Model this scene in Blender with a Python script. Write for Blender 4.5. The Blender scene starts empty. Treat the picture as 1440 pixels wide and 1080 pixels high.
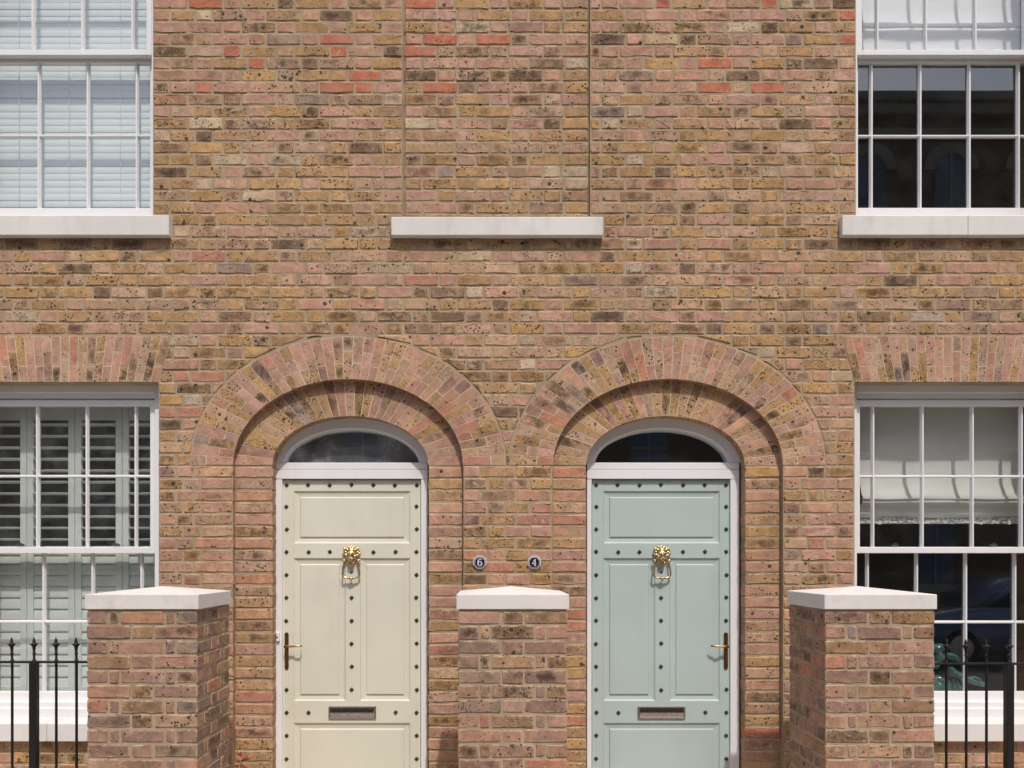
import bpy, bmesh, math, random
from mathutils import Vector, Matrix
R = math.radians
rnd = random.Random(7)
scene = bpy.context.scene
COL = scene.collection

# ------------------------------------------------------------------ camera, sky, sun, exposure
VX, VY, DIST, PPM = 690.0, 787.0, 5.6, 225.0      # vanishing point, distance to the wall, photo pixels per metre on the wall
CX, CZ = (VX - 720) / PPM, (1150 - VY) / PPM
cam = bpy.data.objects.new('camera', bpy.data.cameras.new('camera'))
COL.objects.link(cam)
cam.location = (CX, -DIST, CZ)
cam.rotation_euler = (R(90), 0, 0)
cam.data.sensor_width = 36
cam.data.lens = 36 * DIST / (1440 / PPM)
cam.data.shift_x = (720 - VX) / 1440
cam.data.shift_y = (VY - 540) / 1440
cam.data.clip_start = 0.05
cam.data.clip_end = 600
scene.camera = cam

TO_SUN = Vector((0.24, -1.0, 1.58)).normalized()
world = bpy.data.worlds.new('World')
scene.world = world
world.use_nodes = True
wn = world.node_tree
sky = wn.nodes.new('ShaderNodeTexSky')
sky.sky_type = 'NISHITA'
sky.sun_disc = False
sky.sun_elevation = math.asin(TO_SUN.z)
sky.sun_rotation = math.atan2(TO_SUN.x, TO_SUN.y)
sky.air_density = 1.0
sky.dust_density = 3.0
sky.ozone_density = 0.6
wn.nodes['Background'].inputs['Strength'].default_value = 0.15
wn.links.new(sky.outputs[0], wn.nodes['Background'].inputs['Color'])

sun = bpy.data.objects.new('sun', bpy.data.lights.new('sun', 'SUN'))
COL.objects.link(sun)
sun.data.energy = 2.8
sun.data.angle = R(0.9)
sun.data.color = (1.0, 0.955, 0.90)
sun.rotation_euler = TO_SUN.to_track_quat('Z', 'Y').to_euler()
sun.location = (5, -10, 14)

scene.view_settings.view_transform = 'Standard'
scene.view_settings.look = 'None'
scene.view_settings.gamma = 1.0
scene.view_settings.exposure = 0.05

# ------------------------------------------------------------------ measures
def X(px, y=0.0): return CX + (px - VX) / PPM * (DIST + y) / DIST
def Z(py, y=0.0): return CZ + (VY - py) / PPM * (DIST + y) / DIST
def L(px, y=0.0): return px / PPM * (DIST + y) / DIST

# ------------------------------------------------------------------ materials
def new_mat(name):
    m = bpy.data.materials.new(name); m.use_nodes = True
    nt = m.node_tree; nt.nodes.clear()
    out = nt.nodes.new('ShaderNodeOutputMaterial')
    b = nt.nodes.new('ShaderNodeBsdfPrincipled')
    nt.links.new(b.outputs[0], out.inputs['Surface'])
    return m, nt, b, out

class NT:
    """small helper for node graphs"""
    def __init__(s, nt): s.nt = nt
    def node(s, t, **kw):
        n = s.nt.nodes.new(t)
        for k, v in kw.items(): setattr(n, k, v)
        return n
    def put(s, sock, v):
        if isinstance(v, (int, float)): sock.default_value = v
        elif isinstance(v, tuple):
            sock.default_value = v if len(v) == len(sock.default_value) else (v + (1,))[:len(sock.default_value)]
        elif v is not None: s.nt.links.new(v, sock)
    def math(s, op, a, b=None, c=None, clamp=False):
        n = s.node('ShaderNodeMath', operation=op, use_clamp=clamp)
        for i, v in enumerate((a, b, c)):
            if v is not None: s.put(n.inputs[i], v)
        return n.outputs[0]
    def vmath(s, op, a, b=None, scale=None):
        n = s.node('ShaderNodeVectorMath', operation=op)
        s.put(n.inputs[0], a)
        if b is not None: s.put(n.inputs[1], b)
        if scale is not None: s.put(n.inputs['Scale'], scale)
        return n.outputs['Value'] if op in ('DOT_PRODUCT', 'LENGTH') else n.outputs[0]
    def mix(s, f, a, b, mode='MIX'):
        n = s.node('ShaderNodeMix', data_type='RGBA', blend_type=mode)
        s.put(n.inputs[0], f); s.put(n.inputs[6], a); s.put(n.inputs[7], b)
        return n.outputs[2]
    def noise(s, vec, scale, detail=2.0, rough=0.5):
        n = s.node('ShaderNodeTexNoise')
        s.put(n.inputs['Vector'], vec)
        n.inputs['Scale'].default_value = scale; n.inputs['Detail'].default_value = detail
        n.inputs['Roughness'].default_value = rough
        return n.outputs['Fac']
    def ramp(s, v, lo, hi, a=0.0, b=1.0):
        n = s.node('ShaderNodeMapRange', interpolation_type='SMOOTHSTEP')
        s.put(n.inputs[0], v)
        for i, q in ((1, lo), (2, hi), (3, a), (4, b)): s.put(n.inputs[i], q)
        return n.outputs[0]
    def voronoi(s, vec, scale):
        n = s.node('ShaderNodeTexVoronoi')
        s.put(n.inputs['Vector'], vec); n.inputs['Scale'].default_value = scale
        return n.outputs['Distance'], n.outputs['Color']
    def sep(s, v):
        n = s.node('ShaderNodeSeparateXYZ'); s.put(n.inputs[0], v)
        return n.outputs
    def pos(s): return s.node('ShaderNodeNewGeometry').outputs['Position']
    def bump(s, h, strength, dist, normal=None):
        n = s.node('ShaderNodeBump')
        n.inputs['Strength'].default_value = strength; n.inputs['Distance'].default_value = dist
        s.put(n.inputs['Height'], h)
        if normal is not None: s.put(n.inputs['Normal'], normal)
        return n.outputs[0]

def brick_material():
    m, nt, b, _ = new_mat('stock brick')
    g = NT(nt)
    def attr(name):
        n = g.node('ShaderNodeAttribute', attribute_type='GEOMETRY', attribute_name=name); return n
    tint_n = attr('tint'); tint, spk = tint_n.outputs['Color'], tint_n.outputs['Alpha']
    loc = g.sep(attr('loc').outputs['Vector'])
    aux = g.sep(attr('aux').outputs['Vector'])
    frontal = attr('frontal').outputs['Fac']
    seedv = g.node('ShaderNodeCombineXYZ')
    g.put(seedv.inputs[0], g.math('MULTIPLY', aux[0], 3.71)); g.put(seedv.inputs[1], g.math('MULTIPLY', aux[0], 7.13)); g.put(seedv.inputs[2], g.math('MULTIPLY', aux[0], 1.91))
    p = g.vmath('ADD', g.pos(), seedv.outputs[0])
    n_low = g.noise(p, 14, 3, .6)
    n_mid = g.noise(p, 55, 3, .65)
    n_fine = g.noise(p, 330, 2, .7)
    # mottling
    val = g.math('ADD', g.math('MULTIPLY', g.ramp(n_low, .3, .7), .34), .83)
    val = g.math('MULTIPLY', val, g.math('ADD', g.math('MULTIPLY', g.ramp(n_mid, .25, .75), .24), .88))
    val = g.math('MULTIPLY', val, g.math('ADD', g.math('MULTIPLY', n_fine, .36), .82))
    vv = g.node('ShaderNodeCombineXYZ')
    for i in range(3): g.put(vv.inputs[i], val)
    c = g.mix(1.0, tint, vv.outputs[0], 'MULTIPLY')
    # patches of another clay hue: pinker or ochre
    hue = g.ramp(g.noise(p, 9, 2, .5), .5, .68)
    c = g.mix(g.math('MULTIPLY', hue, .38), c, (.43, .25, .165))
    # burnt core
    uu = g.math('SUBTRACT', 1.0, g.math('POWER', g.math('ABSOLUTE', loc[0]), 2.6))
    wv = g.math('SUBTRACT', 1.0, g.math('POWER', g.math('ABSOLUTE', loc[1]), 2.2))
    core = g.math('MULTIPLY', g.math('MULTIPLY', uu, wv), g.ramp(g.noise(p, 17, 3, .6), .32, .62))
    core = g.math('MULTIPLY', g.math('MULTIPLY', core, loc[2]), frontal, clamp=True)
    c = g.mix(core, c, g.mix(.5, (.090, .060, .042), tint, 'MULTIPLY'))
    # pale worn arris / mortar smear
    ex = g.math('MULTIPLY', g.math('SUBTRACT', 1.0, g.math('ABSOLUTE', loc[0])), aux[1])
    ez = g.math('MULTIPLY', g.math('SUBTRACT', 1.0, g.math('ABSOLUTE', loc[1])), aux[2])
    e = g.math('MINIMUM', ex, ez)
    rim = g.ramp(g.math('SUBTRACT', e, g.math('MULTIPLY', n_mid, .020)), -.010, .005, 1.0, 0.0)
    rim = g.math('MULTIPLY', g.math('MULTIPLY', rim, frontal), g.ramp(g.noise(p, 20, 1, .5), .38, .62))
    c = g.mix(g.math('MULTIPLY', rim, .75), c, (.47, .36, .235))
    smear = g.ramp(g.noise(p, 24, 4, .65), .60, .74)
    c = g.mix(g.math('MULTIPLY', smear, .50), c, (.58, .485, .385))
    # black specks, two sizes, clustered
    clus = g.ramp(g.noise(p, 16, 1, .5), .3, .68)
    dens = g.math('MULTIPLY', spk, g.math('ADD', g.math('MULTIPLY', clus, .9), .15))
    spots = None
    for sc, r0, r1, k in ((110, .16, .42, .75), (58, .15, .44, .52), (26, .12, .38, .20)):
        d, col = g.voronoi(p, sc)
        cs = g.sep(col)
        rad = g.math('ADD', g.math('MULTIPLY', cs[0], r1 - r0), r0)
        rad = g.math('ADD', rad, g.math('MULTIPLY', g.math('SUBTRACT', n_fine, .5), .25))
        s_ = g.ramp(g.math('SUBTRACT', d, rad), -.07, .05, 1.0, 0.0)
        on = g.math('LESS_THAN', cs[1], g.math('MULTIPLY', dens, k))
        s_ = g.math('MULTIPLY', s_, on)
        spots = s_ if spots is None else g.math('MAXIMUM', spots, s_)
    # the weather on the wall as a whole: drifts of tone and faint rain streaks
    wp = g.pos()
    mp = g.node('ShaderNodeMapping'); g.put(mp.inputs[0], wp); mp.inputs['Scale'].default_value = (7, 7, .7)
    big = g.math('ADD', g.math('MULTIPLY', g.ramp(g.noise(wp, 1.1, 3, .6), .3, .7), .14), .92)
    big = g.math('MULTIPLY', big, g.math('SUBTRACT', 1.0, g.math('MULTIPLY', g.ramp(g.noise(mp.outputs[0], 1.0, 3, .6), .52, .75), .13)))
    bv = g.node('ShaderNodeCombineXYZ')
    for i in range(3): g.put(bv.inputs[i], big)
    c = g.mix(1.0, c, bv.outputs[0], 'MULTIPLY')
    c = g.mix(g.math('MULTIPLY', spots, .9), c, (.040, .033, .028))
    g.put(b.inputs['Base Color'], c)
    b.inputs['Roughness'].default_value = .93
    b.inputs['Specular IOR Level'].default_value = .18
    h = g.math('ADD', g.math('MULTIPLY', n_mid, .8), g.math('MULTIPLY', n_fine, .35))
    h = g.math('SUBTRACT', h, g.math('MULTIPLY', spots, .5))
    g.put(b.inputs['Normal'], g.bump(h, .75, .0035))
    return m

def mortar_material(name, col, amount=.3, bump=.6):
    m, nt, b, _ = new_mat(name)
    g = NT(nt); p = g.pos()
    n1, n2, n3 = g.noise(p, 5, 3), g.noise(p, 60, 3, .6), g.noise(p, 420, 2, .7)
    c = g.mix(g.ramp(n1, .3, .7), tuple(v * .82 for v in col), tuple(v * 1.1 for v in col))
    c = g.mix(g.math('MULTIPLY', g.ramp(n2, .55, .75), amount), c, tuple(v * .62 for v in col))
    c = g.mix(g.math('MULTIPLY', g.ramp(n3, .45, .7), .25), c, tuple(min(.8, v * 1.4) for v in col))
    g.put(b.inputs['Base Color'], c)
    b.inputs['Roughness'].default_value = .95
    b.inputs['Specular IOR Level'].default_value = .15
    g.put(b.inputs['Normal'], g.bump(g.math('ADD', n2, g.math('MULTIPLY', n3, .5)), bump, .004))
    return m

def paint(name, col, rough=.45, var=.06, dirt=None, dirt_amt=.0, bump=.12, spec=.4, streak=False, grain=0.0):
    """brushed paint: tonal drift, faint grime with a shape of its own, fine relief"""
    m, nt, b, _ = new_mat(name)
    g = NT(nt); p = g.pos()
    n1, n2 = g.noise(p, 2.3, 3, .55), g.noise(p, 28, 3, .6)
    c = g.mix(g.ramp(n1, .3, .7), tuple(v * (1 - var) for v in col), tuple(min(.86, v * (1 + var)) for v in col))
    if dirt:
        sc = g.node('ShaderNodeMapping'); g.put(sc.inputs[0], p)
        sc.inputs['Scale'].default_value = (8, 8, 1.6) if streak else (9, 9, 9)
        n3 = g.noise(sc.outputs[0], 1.0, 4, .65)
        c = g.mix(g.math('MULTIPLY', g.ramp(n3, .48, .78), dirt_amt), c, dirt)
        c = g.mix(g.math('MULTIPLY', g.ramp(n2, .6, .8), dirt_amt * .6), c, dirt)
    if grain:
        n4 = g.noise(p, 260, 2, .6)
        c = g.mix(g.math('MULTIPLY', g.ramp(n4, .5, .75), grain), c, tuple(v * .7 for v in col))
    g.put(b.inputs['Base Color'], c)
    g.put(b.inputs['Roughness'], g.math('ADD', g.math('MULTIPLY', n2, .2), rough - .1))
    b.inputs['Specular IOR Level'].default_value = spec
    g.put(b.inputs['Normal'], g.bump(g.noise(p, 120, 3, .6), bump, .0012))
    return m

def metal(name, col, rough, metallic=1.0, dirt=None):
    m, nt, b, _ = new_mat(name)
    g = NT(nt); p = g.pos()
    n = g.noise(p, 90, 3, .6)
    c = g.mix(g.ramp(n, .35, .7), col, dirt or tuple(v * .75 for v in col))
    g.put(b.inputs['Base Color'], c)
    b.inputs['Metallic'].default_value = metallic
    g.put(b.inputs['Roughness'], g.math('ADD', g.math('MULTIPLY', n, .18), rough - .06))
    g.put(b.inputs['Normal'], g.bump(g.noise(p, 220, 2), .08, .001))
    return m

def glass(name, dust=0.03, dust_col=(.5, .5, .5), tint=(.975, .985, .98)):
    """a thin pane: clear, mirror-like by Schlick's law, slightly wavy, with a film of dust"""
    m = bpy.data.materials.new(name); m.use_nodes = True
    nt = m.node_tree; nt.nodes.clear(); g = NT(nt)
    out = g.node('ShaderNodeOutputMaterial')
    tr = g.node('ShaderNodeBsdfTransparent'); tr.inputs[0].default_value = tint + (1,)
    gl = g.node('ShaderNodeBsdfGlossy'); gl.inputs['Roughness'].default_value = .0
    gl.inputs['Color'].default_value = (1, 1, 1, 1)
    p = g.pos()
    nb = g.bump(g.noise(p, 1.6, 1), .02, .01)
    g.put(gl.inputs['Normal'], nb)
    geo = g.node('ShaderNodeNewGeometry')
    dt = g.math('ABSOLUTE', g.vmath('DOT_PRODUCT', geo.outputs['Normal'], geo.outputs['Incoming']))
    f = g.math('ADD', g.math('MULTIPLY', g.math('POWER', g.math('SUBTRACT', 1.0, dt), 5.0), .92), .09)
    mx = g.node('ShaderNodeMixShader')
    g.put(mx.inputs[0], f); nt.links.new(tr.outputs[0], mx.inputs[1]); nt.links.new(gl.outputs[0], mx.inputs[2])
    df = g.node('ShaderNodeBsdfDiffuse'); df.inputs[0].default_value = dust_col + (1,)
    dn = g.math('MULTIPLY', g.math('ADD', g.ramp(g.noise(p, 160, 3, .7), .4, .75), g.ramp(g.noise(p, 7, 3, .6), .35, .8)), dust)
    mx2 = g.node('ShaderNodeMixShader')
    g.put(mx2.inputs[0], dn); nt.links.new(mx.outputs[0], mx2.inputs[1]); nt.links.new(df.outputs[0], mx2.inputs[2])
    nt.links.new(mx2.outputs[0], out.inputs['Surface'])
    return m

M = {}
M['brick'] = brick_material()
M['mortar'] = mortar_material('sand mortar', (.385, .288, .188))
M['lime'] = mortar_material('lime putty joint', (.62, .53, .42), .2, .3)
M['pier_mortar'] = mortar_material('pier mortar', (.40, .305, .215))
M['stone'] = paint('painted stone', (.69, .655, .625), .8, .05, (.42, .37, .31), .34, .25, .2, True, .1)
M['cap'] = paint('painted coping', (.70, .66, .63), .8, .04, (.45, .39, .33), .36, .2, .2, False, .08)
M['white'] = paint('white gloss', (.765, .76, .765), .35, .02, (.50, .45, .38), .14, .08, .45, True)
M['cream'] = paint('cream paint', (.66, .64, .53), .42, .035, (.50, .42, .29), .13, .1, .4, True)
M['blue'] = paint('duck egg paint', (.43, .512, .49), .42, .03, (.30, .35, .32), .10, .1, .4, True)
M['iron'] = paint('black iron', (.011, .010, .010), .45, .2, None, 0, .3, .35)
M['stud'] = paint('stud iron', (.032, .029, .028), .42, .2, None, 0, .3, .5)
M['brass'] = metal('polished brass', (.78, .62, .38), .30, 1.0, (.42, .29, .14))
M['bronze'] = metal('worn brass', (.55, .36, .16), .22, 1.0, (.20, .11, .05))
M['nickel'] = metal('dull nickel', (.50, .45, .43), .16, 1.0, (.34, .29, .27))
M['chrome'] = metal('chrome', (.7, .7, .72), .15)
M['glass'] = glass('window glass', .010)
M['dusty_glass'] = glass('dusty glass', .06, (.42, .44, .46))
M['fan_glass'] = glass('dusty fanlight glass', .55, (.32, .32, .34))
M['shutter'] = paint('sage shutter paint', (.695, .735, .70), .45, .03, None, 0, .06)
M['venetian'] = paint('white blind slats', (.70, .74, .72), .5, .03, None, 0, .05)
M['linen'] = paint('ivory linen', (.745, .735, .70), .9, .04, None, 0, .3, .1, False, .1)
M['net'] = paint('grey lace net', (.42, .39, .37), .9, .1, None, 0, .3, .1)
M['voile'] = paint('white linen', (.74, .74, .74), .9, .03, None, 0, .3, .1)
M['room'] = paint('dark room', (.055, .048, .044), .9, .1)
M['jamb'] = paint('sealed reveal', (.20, .155, .11), .9, .1, None, 0, .3, .1)
M['terracotta'] = paint('terracotta', (.46, .22, .12), .8, .1, (.2, .1, .06), .3, .3, .2)
M['enamel'] = paint('white enamel', (.72, .70, .76), .3, .01)
M['enamel_black'] = paint('black enamel', (.012, .012, .018), .2, .01, None, 0, .03, .5)
M['teal'] = paint('teal glaze', (.06, .145, .125), .12, .25, (.02, .08, .07), .4, .2, .6)
M['plastic'] = paint('white plastic', (.74, .73, .72), .4, .02)
M['vent'] = paint('grey plastic', (.42, .40, .37), .6, .05)
M['leaf'] = paint('red leaf', (.42, .10, .05), .5, .4, (.2, .03, .03), .4, .3)
M['twig'] = paint('twig', (.06, .035, .025), .8, .2)
M['paving'] = paint('pavement slabs', (.47, .42, .35), .9, .1, (.16, .15, .13), .4, .4, .2)
M['asphalt'] = paint('asphalt', (.13, .122, .112), .9, .15, (.03, .03, .03), .3, .6, .2)
M['kerb'] = paint('granite kerb', (.33, .32, .31), .85, .1, (.18, .17, .16), .4, .5, .2)
M['far_brick'] = paint('far brick', (.22, .145, .10), .9, .15, (.10, .07, .05), .4, .6, .2)
M['far_stone'] = paint('far stone', (.36, .31, .25), .85, .1, (.2, .17, .14), .4, .3, .2)
M['sky_tint_pane'] = paint('sky_tint_pane', (.13, .15, .20), .3, .15, None, 0, .5)  # window panes opposite: sky reflection put into a bluish base colour
M['car'] = paint('car paint', (.16, .20, .30), .2, .05, None, 0, .02, .6)
M['rubber'] = paint('rubber', (.02, .02, .02), .8)

# ------------------------------------------------------------------ mesh helpers
def link(o, parent=None):
    COL.objects.link(o)
    if parent is not None: o.parent = parent
    return o

def empty(name, parent=None, loc=(0, 0, 0)):
    o = bpy.data.objects.new(name, None); o.empty_display_size = .1
    o.location = loc
    return link(o, parent)

def tag(o, label=None, category=None, group=None, kind=None):
    if label: o['label'] = label
    if category: o['category'] = category
    if group: o['group'] = group
    if kind: o['kind'] = kind
    return o

class MB:
    def __init__(s): s.v, s.f = [], []
    def add(s, vs, fs):
        o = len(s.v); s.v += [tuple(v) for v in vs]; s.f += [tuple(i + o for i in f) for f in fs]; return s
    def box(s, x0, x1, y0, y1, z0, z1):
        if x0 > x1: x0, x1 = x1, x0
        if z0 > z1: z0, z1 = z1, z0
        if y0 > y1: y0, y1 = y1, y0
        return s.add([(x0, y0, z0), (x1, y0, z0), (x1, y1, z0), (x0, y1, z0), (x0, y0, z1), (x1, y0, z1), (x1, y1, z1), (x0, y1, z1)],
                     [(0, 3, 2, 1), (4, 5, 6, 7), (0, 1, 5, 4), (1, 2, 6, 5), (2, 3, 7, 6), (3, 0, 4, 7)])
    def pbox(s, x0, x1, py0, py1, y0, y1):
        """box given by its outline in photo pixels at depth y0 and its two depths"""
        return s.box(X(x0, y0), X(x1, y0), y0, y1, Z(py1, y0), Z(py0, y0))
    def tube(s, pts, r, n=8, cap=True):
        pts = [Vector(p) for p in pts]
        rs = r if isinstance(r, (list, tuple)) else [r] * len(pts)
        rings = []; prev = None
        for i, p in enumerate(pts):
            t = (pts[min(i + 1, len(pts) - 1)] - pts[max(i - 1, 0)]).normalized()
            a = Vector((0, 1, 0)) if abs(t.y) < .9 else Vector((1, 0, 0))
            if prev is not None: a = prev
            u = (a - t * a.dot(t)).normalized(); w = t.cross(u); prev = u
            rings.append([p + (u * math.cos(2 * math.pi * k / n) + w * math.sin(2 * math.pi * k / n)) * rs[i] for k in range(n)])
        vs = [q for ring in rings for q in ring]; fs = []
        for i in range(len(pts) - 1):
            for k in range(n):
                a, b_ = i * n + k, i * n + (k + 1) % n
                fs.append((a, b_, b_ + n, a + n))
        if cap:
            fs.append(tuple(range(n - 1, -1, -1))); fs.append(tuple((len(pts) - 1) * n + k for k in range(n)))
        return s.add(vs, fs)
    def lathe(s, prof, c=(0, 0, 0), n=10):
        """profile of (radius, height) turned about a vertical axis through c"""
        vs, fs = [], []
        for r, h in prof:
            for k in range(n):
                a = 2 * math.pi * k / n
                vs.append((c[0] + r * math.cos(a), c[1] + r * math.sin(a), c[2] + h))
        for i in range(len(prof) - 1):
            for k in range(n):
                a, b_ = i * n + k, i * n + (k + 1) % n
                fs.append((a, b_, b_ + n, a + n))
        fs.append(tuple(range(n - 1, -1, -1))); fs.append(tuple((len(prof) - 1) * n + k for k in range(n)))
        return s.add(vs, fs)
    def ball(s, c, r, rot=None, seg=10, rings=7):
        vs, fs = [], []
        c = Vector(c); rr = Vector(r) if isinstance(r, (tuple, list)) else Vector((r, r, r))
        def tf(v):
            v = Vector((v[0] * rr.x, v[1] * rr.y, v[2] * rr.z))
            if rot is not None: v = rot @ v
            return c + v
        vs.append(tf((0, 0, 1)))
        for i in range(1, rings):
            t = math.pi * i / rings
            for k in range(seg):
                a = 2 * math.pi * k / seg
                vs.append(tf((math.sin(t) * math.cos(a), math.sin(t) * math.sin(a), math.cos(t))))
        vs.append(tf((0, 0, -1)))
        for k in range(seg):
            fs.append((0, 1 + k, 1 + (k + 1) % seg))
            fs.append((len(vs) - 1, 1 + (rings - 2) * seg + (k + 1) % seg, 1 + (rings - 2) * seg + k))
        for i in range(rings - 2):
            for k in range(seg):
                a, b_ = 1 + i * seg + k, 1 + i * seg + (k + 1) % seg
                fs.append((a, a + seg, b_ + seg, b_))
        return s.add(vs, fs)
    def prism(s, poly, y0, y1):
        """an (x, z) outline, anticlockwise from the front, given thickness"""
        n = len(poly)
        if sum(poly[i][0] * poly[(i + 1) % n][1] - poly[(i + 1) % n][0] * poly[i][1] for i in range(n)) < 0: poly = poly[::-1]
        vs = [(x, y0, z) for x, z in poly] + [(x, y1, z) for x, z in poly]
        fs = [tuple(range(n)), tuple(range(2 * n - 1, n - 1, -1))]
        fs += [(i, i + n, (i + 1) % n + n, (i + 1) % n) for i in range(n)]
        return s.add(vs, fs)
    def band(s, inner, outer, y0, y1):
        """a strip between two equally long (x, z) polylines, given thickness"""
        n = len(inner)
        vs = [(x, y0, z) for x, z in inner] + [(x, y0, z) for x, z in outer] + [(x, y1, z) for x, z in inner] + [(x, y1, z) for x, z in outer]
        fs = []
        for i in range(n - 1):
            j = i + 1
            fs += [(i, j, n + j, n + i), (2 * n + i, 3 * n + i, 3 * n + j, 2 * n + j), (i, 2 * n + i, 2 * n + j, j), (n + i, n + j, 3 * n + j, 3 * n + i)]
        fs += [(0, n, 3 * n, 2 * n), (n - 1, 3 * n - 1, 4 * n - 1, 2 * n - 1)]
        return s.add(vs, fs)
    def build(s, name, mat, parent=None, bevel=0.0, smooth=False, segs=1):
        me = bpy.data.meshes.new(name); me.from_pydata(s.v, [], s.f)
        bm = bmesh.new(); bm.from_mesh(me)
        bmesh.ops.recalc_face_normals(bm, faces=bm.faces)
        if bevel:
            es = [e for e in bm.edges if e.is_manifold and e.calc_face_angle(0) > .5]
            bmesh.ops.bevel(bm, geom=es, offset=bevel, segments=segs, affect='EDGES', clamp_overlap=True)
        if smooth:
            for f in bm.faces: f.smooth = True
        bm.to_mesh(me); bm.free()
        me.materials.append(M[mat])
        return link(bpy.data.objects.new(name, me), parent)

def copies(o, parent, **kw):
    c = o.copy(); link(c); c.parent = parent
    for k, v in kw.items(): setattr(c, k, v)
    return c

# ------------------------------------------------------------------ bricks
KINDS = {   # base colour, specks, chance of a burnt core
    'Y': ((.425, .258, .124), (.65, 1.0), .32),
    'T': ((.450, .285, .180), (.45, .95), .28),
    'P': ((.452, .256, .178), (.02, .45), .08),
    'R': ((.450, .160, .095), (.0, .2), .0),
    'O': ((.450, .210, .138), (.0, .3), .05),
    'D': ((.250, .156, .095), (.5, .9), 1.0),
    'L': ((.480, .358, .238), (.35, .8), .3),
    'G': ((.310, .218, .170), (.2, .5), .55),
    'M': ((.330, .198, .150), (.1, .5), .25),
    'B': ((.360, .222, .128), (.4, .9), .4),
}
def pick(weights):
    t = rnd.random() * sum(w for _, w in weights)
    for k, w in weights:
        t -= w
        if t <= 0: return k
    return weights[-1][0]

def clip(poly, p0, n):
    out = []
    for i in range(len(poly)):
        a, b = poly[i], poly[(i + 1) % len(poly)]
        da = (a[0] - p0[0]) * n[0] + (a[1] - p0[1]) * n[1]
        db = (b[0] - p0[0]) * n[0] + (b[1] - p0[1]) * n[1]
        if da >= 0: out.append(a)
        if (da >= 0) != (db >= 0):
            t = da / (da - db); out.append((a[0] + (b[0] - a[0]) * t, a[1] + (b[1] - a[1]) * t))
    return out
def area(poly):
    return sum(poly[i][0] * poly[(i + 1) % len(poly)][1] - poly[(i + 1) % len(poly)][0] * poly[i][1] for i in range(len(poly))) / 2

FRONT = lambda u, v, d: (u, d, v)
def brick_data(poly, face, depth, kind, to3d=FRONT, bevel=.0056, rough=.0025, step=.055, shade=1.0, corner=.0065):
    """one brick: a weathered prism over an (u, v) outline in metres; returns its mesh data and attributes"""
    if area(poly) < 0: poly = poly[::-1]
    if corner:                                   # knocked-off corners
        q = []
        for i in range(len(poly)):
            a, p, b = Vector(poly[i - 1]), Vector(poly[i]), Vector(poly[(i + 1) % len(poly)])
            k1, k2 = corner * (.4 + 1.1 * rnd.random()), corner * (.4 + 1.1 * rnd.random())
            q += [p + (a - p).normalized() * min(k1, (a - p).length * .3), p + (b - p).normalized() * min(k2, (b - p).length * .3)]
        poly = [(v.x, v.y) for v in q]
    pts = []
    for i in range(len(poly)):
        a, b = Vector(poly[i]), Vector(poly[(i + 1) % len(poly)])
        n = max(1, int(round((b - a).length / step)))
        for k in range(n): pts.append(a.lerp(b, k / n))
    N = len(pts)
    cx = (min(p.x for p in pts) + max(p.x for p in pts)) / 2; hw = max((max(p.x for p in pts) - min(p.x for p in pts)) / 2, 1e-4)
    cz = (min(p.y for p in pts) + max(p.y for p in pts)) / 2; hh = max((max(p.y for p in pts) - min(p.y for p in pts)) / 2, 1e-4)
    inn = []
    for i, p in enumerate(pts):
        e1 = (p - pts[i - 1]); e2 = (pts[(i + 1) % N] - p)
        n1 = Vector((-e1.y, e1.x)).normalized() if e1.length > 1e-9 else Vector((0, 0))
        n2 = Vector((-e2.y, e2.x)).normalized() if e2.length > 1e-9 else Vector((0, 0))
        nn = n1 + n2
        nn = nn / max(.35, nn.length_squared / 2) if nn.length > 1e-6 else n1
        inn.append(p + nn * bevel * (.8 + .7 * rnd.random()))
    jit = lambda s_: rnd.gauss(0, s_)
    base, (s0, s1), cp = KINDS[kind]
    f = (.89 + .22 * rnd.random()) * shade
    w_ = max(-.16, min(.16, jit(.06)))
    tint = [base[0] * f * (1 + .25 * w_), base[1] * f, base[2] * f * (1 - w_)]
    spk = s0 + (s1 - s0) * rnd.random()
    core = (.45 + .5 * rnd.random()) if rnd.random() < cp else 0.0
    seed = rnd.random() * 40
    vs, tn, lc, ax = [], [], [], []
    lay = []
    for p in inn: lay.append((p.x + jit(rough * .5), p.y + jit(rough * .5), face + jit(rough * .4)))
    outl = [(p.x + jit(rough * .6), p.y + jit(rough), 0) for p in pts]
    for u, v, _ in outl: lay.append((u, v, face + bevel * .85 + abs(jit(rough * .5))))
    for u, v, _ in outl: lay.append((u, v, face + depth))
    for u, v, d in lay:
        vs.append(to3d(u, v, d))
        tn += tint + [spk]; lc += [(u - cx) / hw, (v - cz) / hh, core]; ax += [seed, hw, hh]
    fs = [tuple(range(N))]
    fr = [1.0]
    for i in range(N):
        j = (i + 1) % N
        fs.append((i, i + N, j + N, j)); fr.append(1.0)
    for i in range(N):
        j = (i + 1) % N
        fs.append((i + N, i + 2 * N, j + 2 * N, j + N)); fr.append(0.0)
    return dict(v=vs, f=fs, tint=tn, loc=lc, aux=ax, fr=fr, area=abs(area([(p.x, p.y) for p in pts])))

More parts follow.
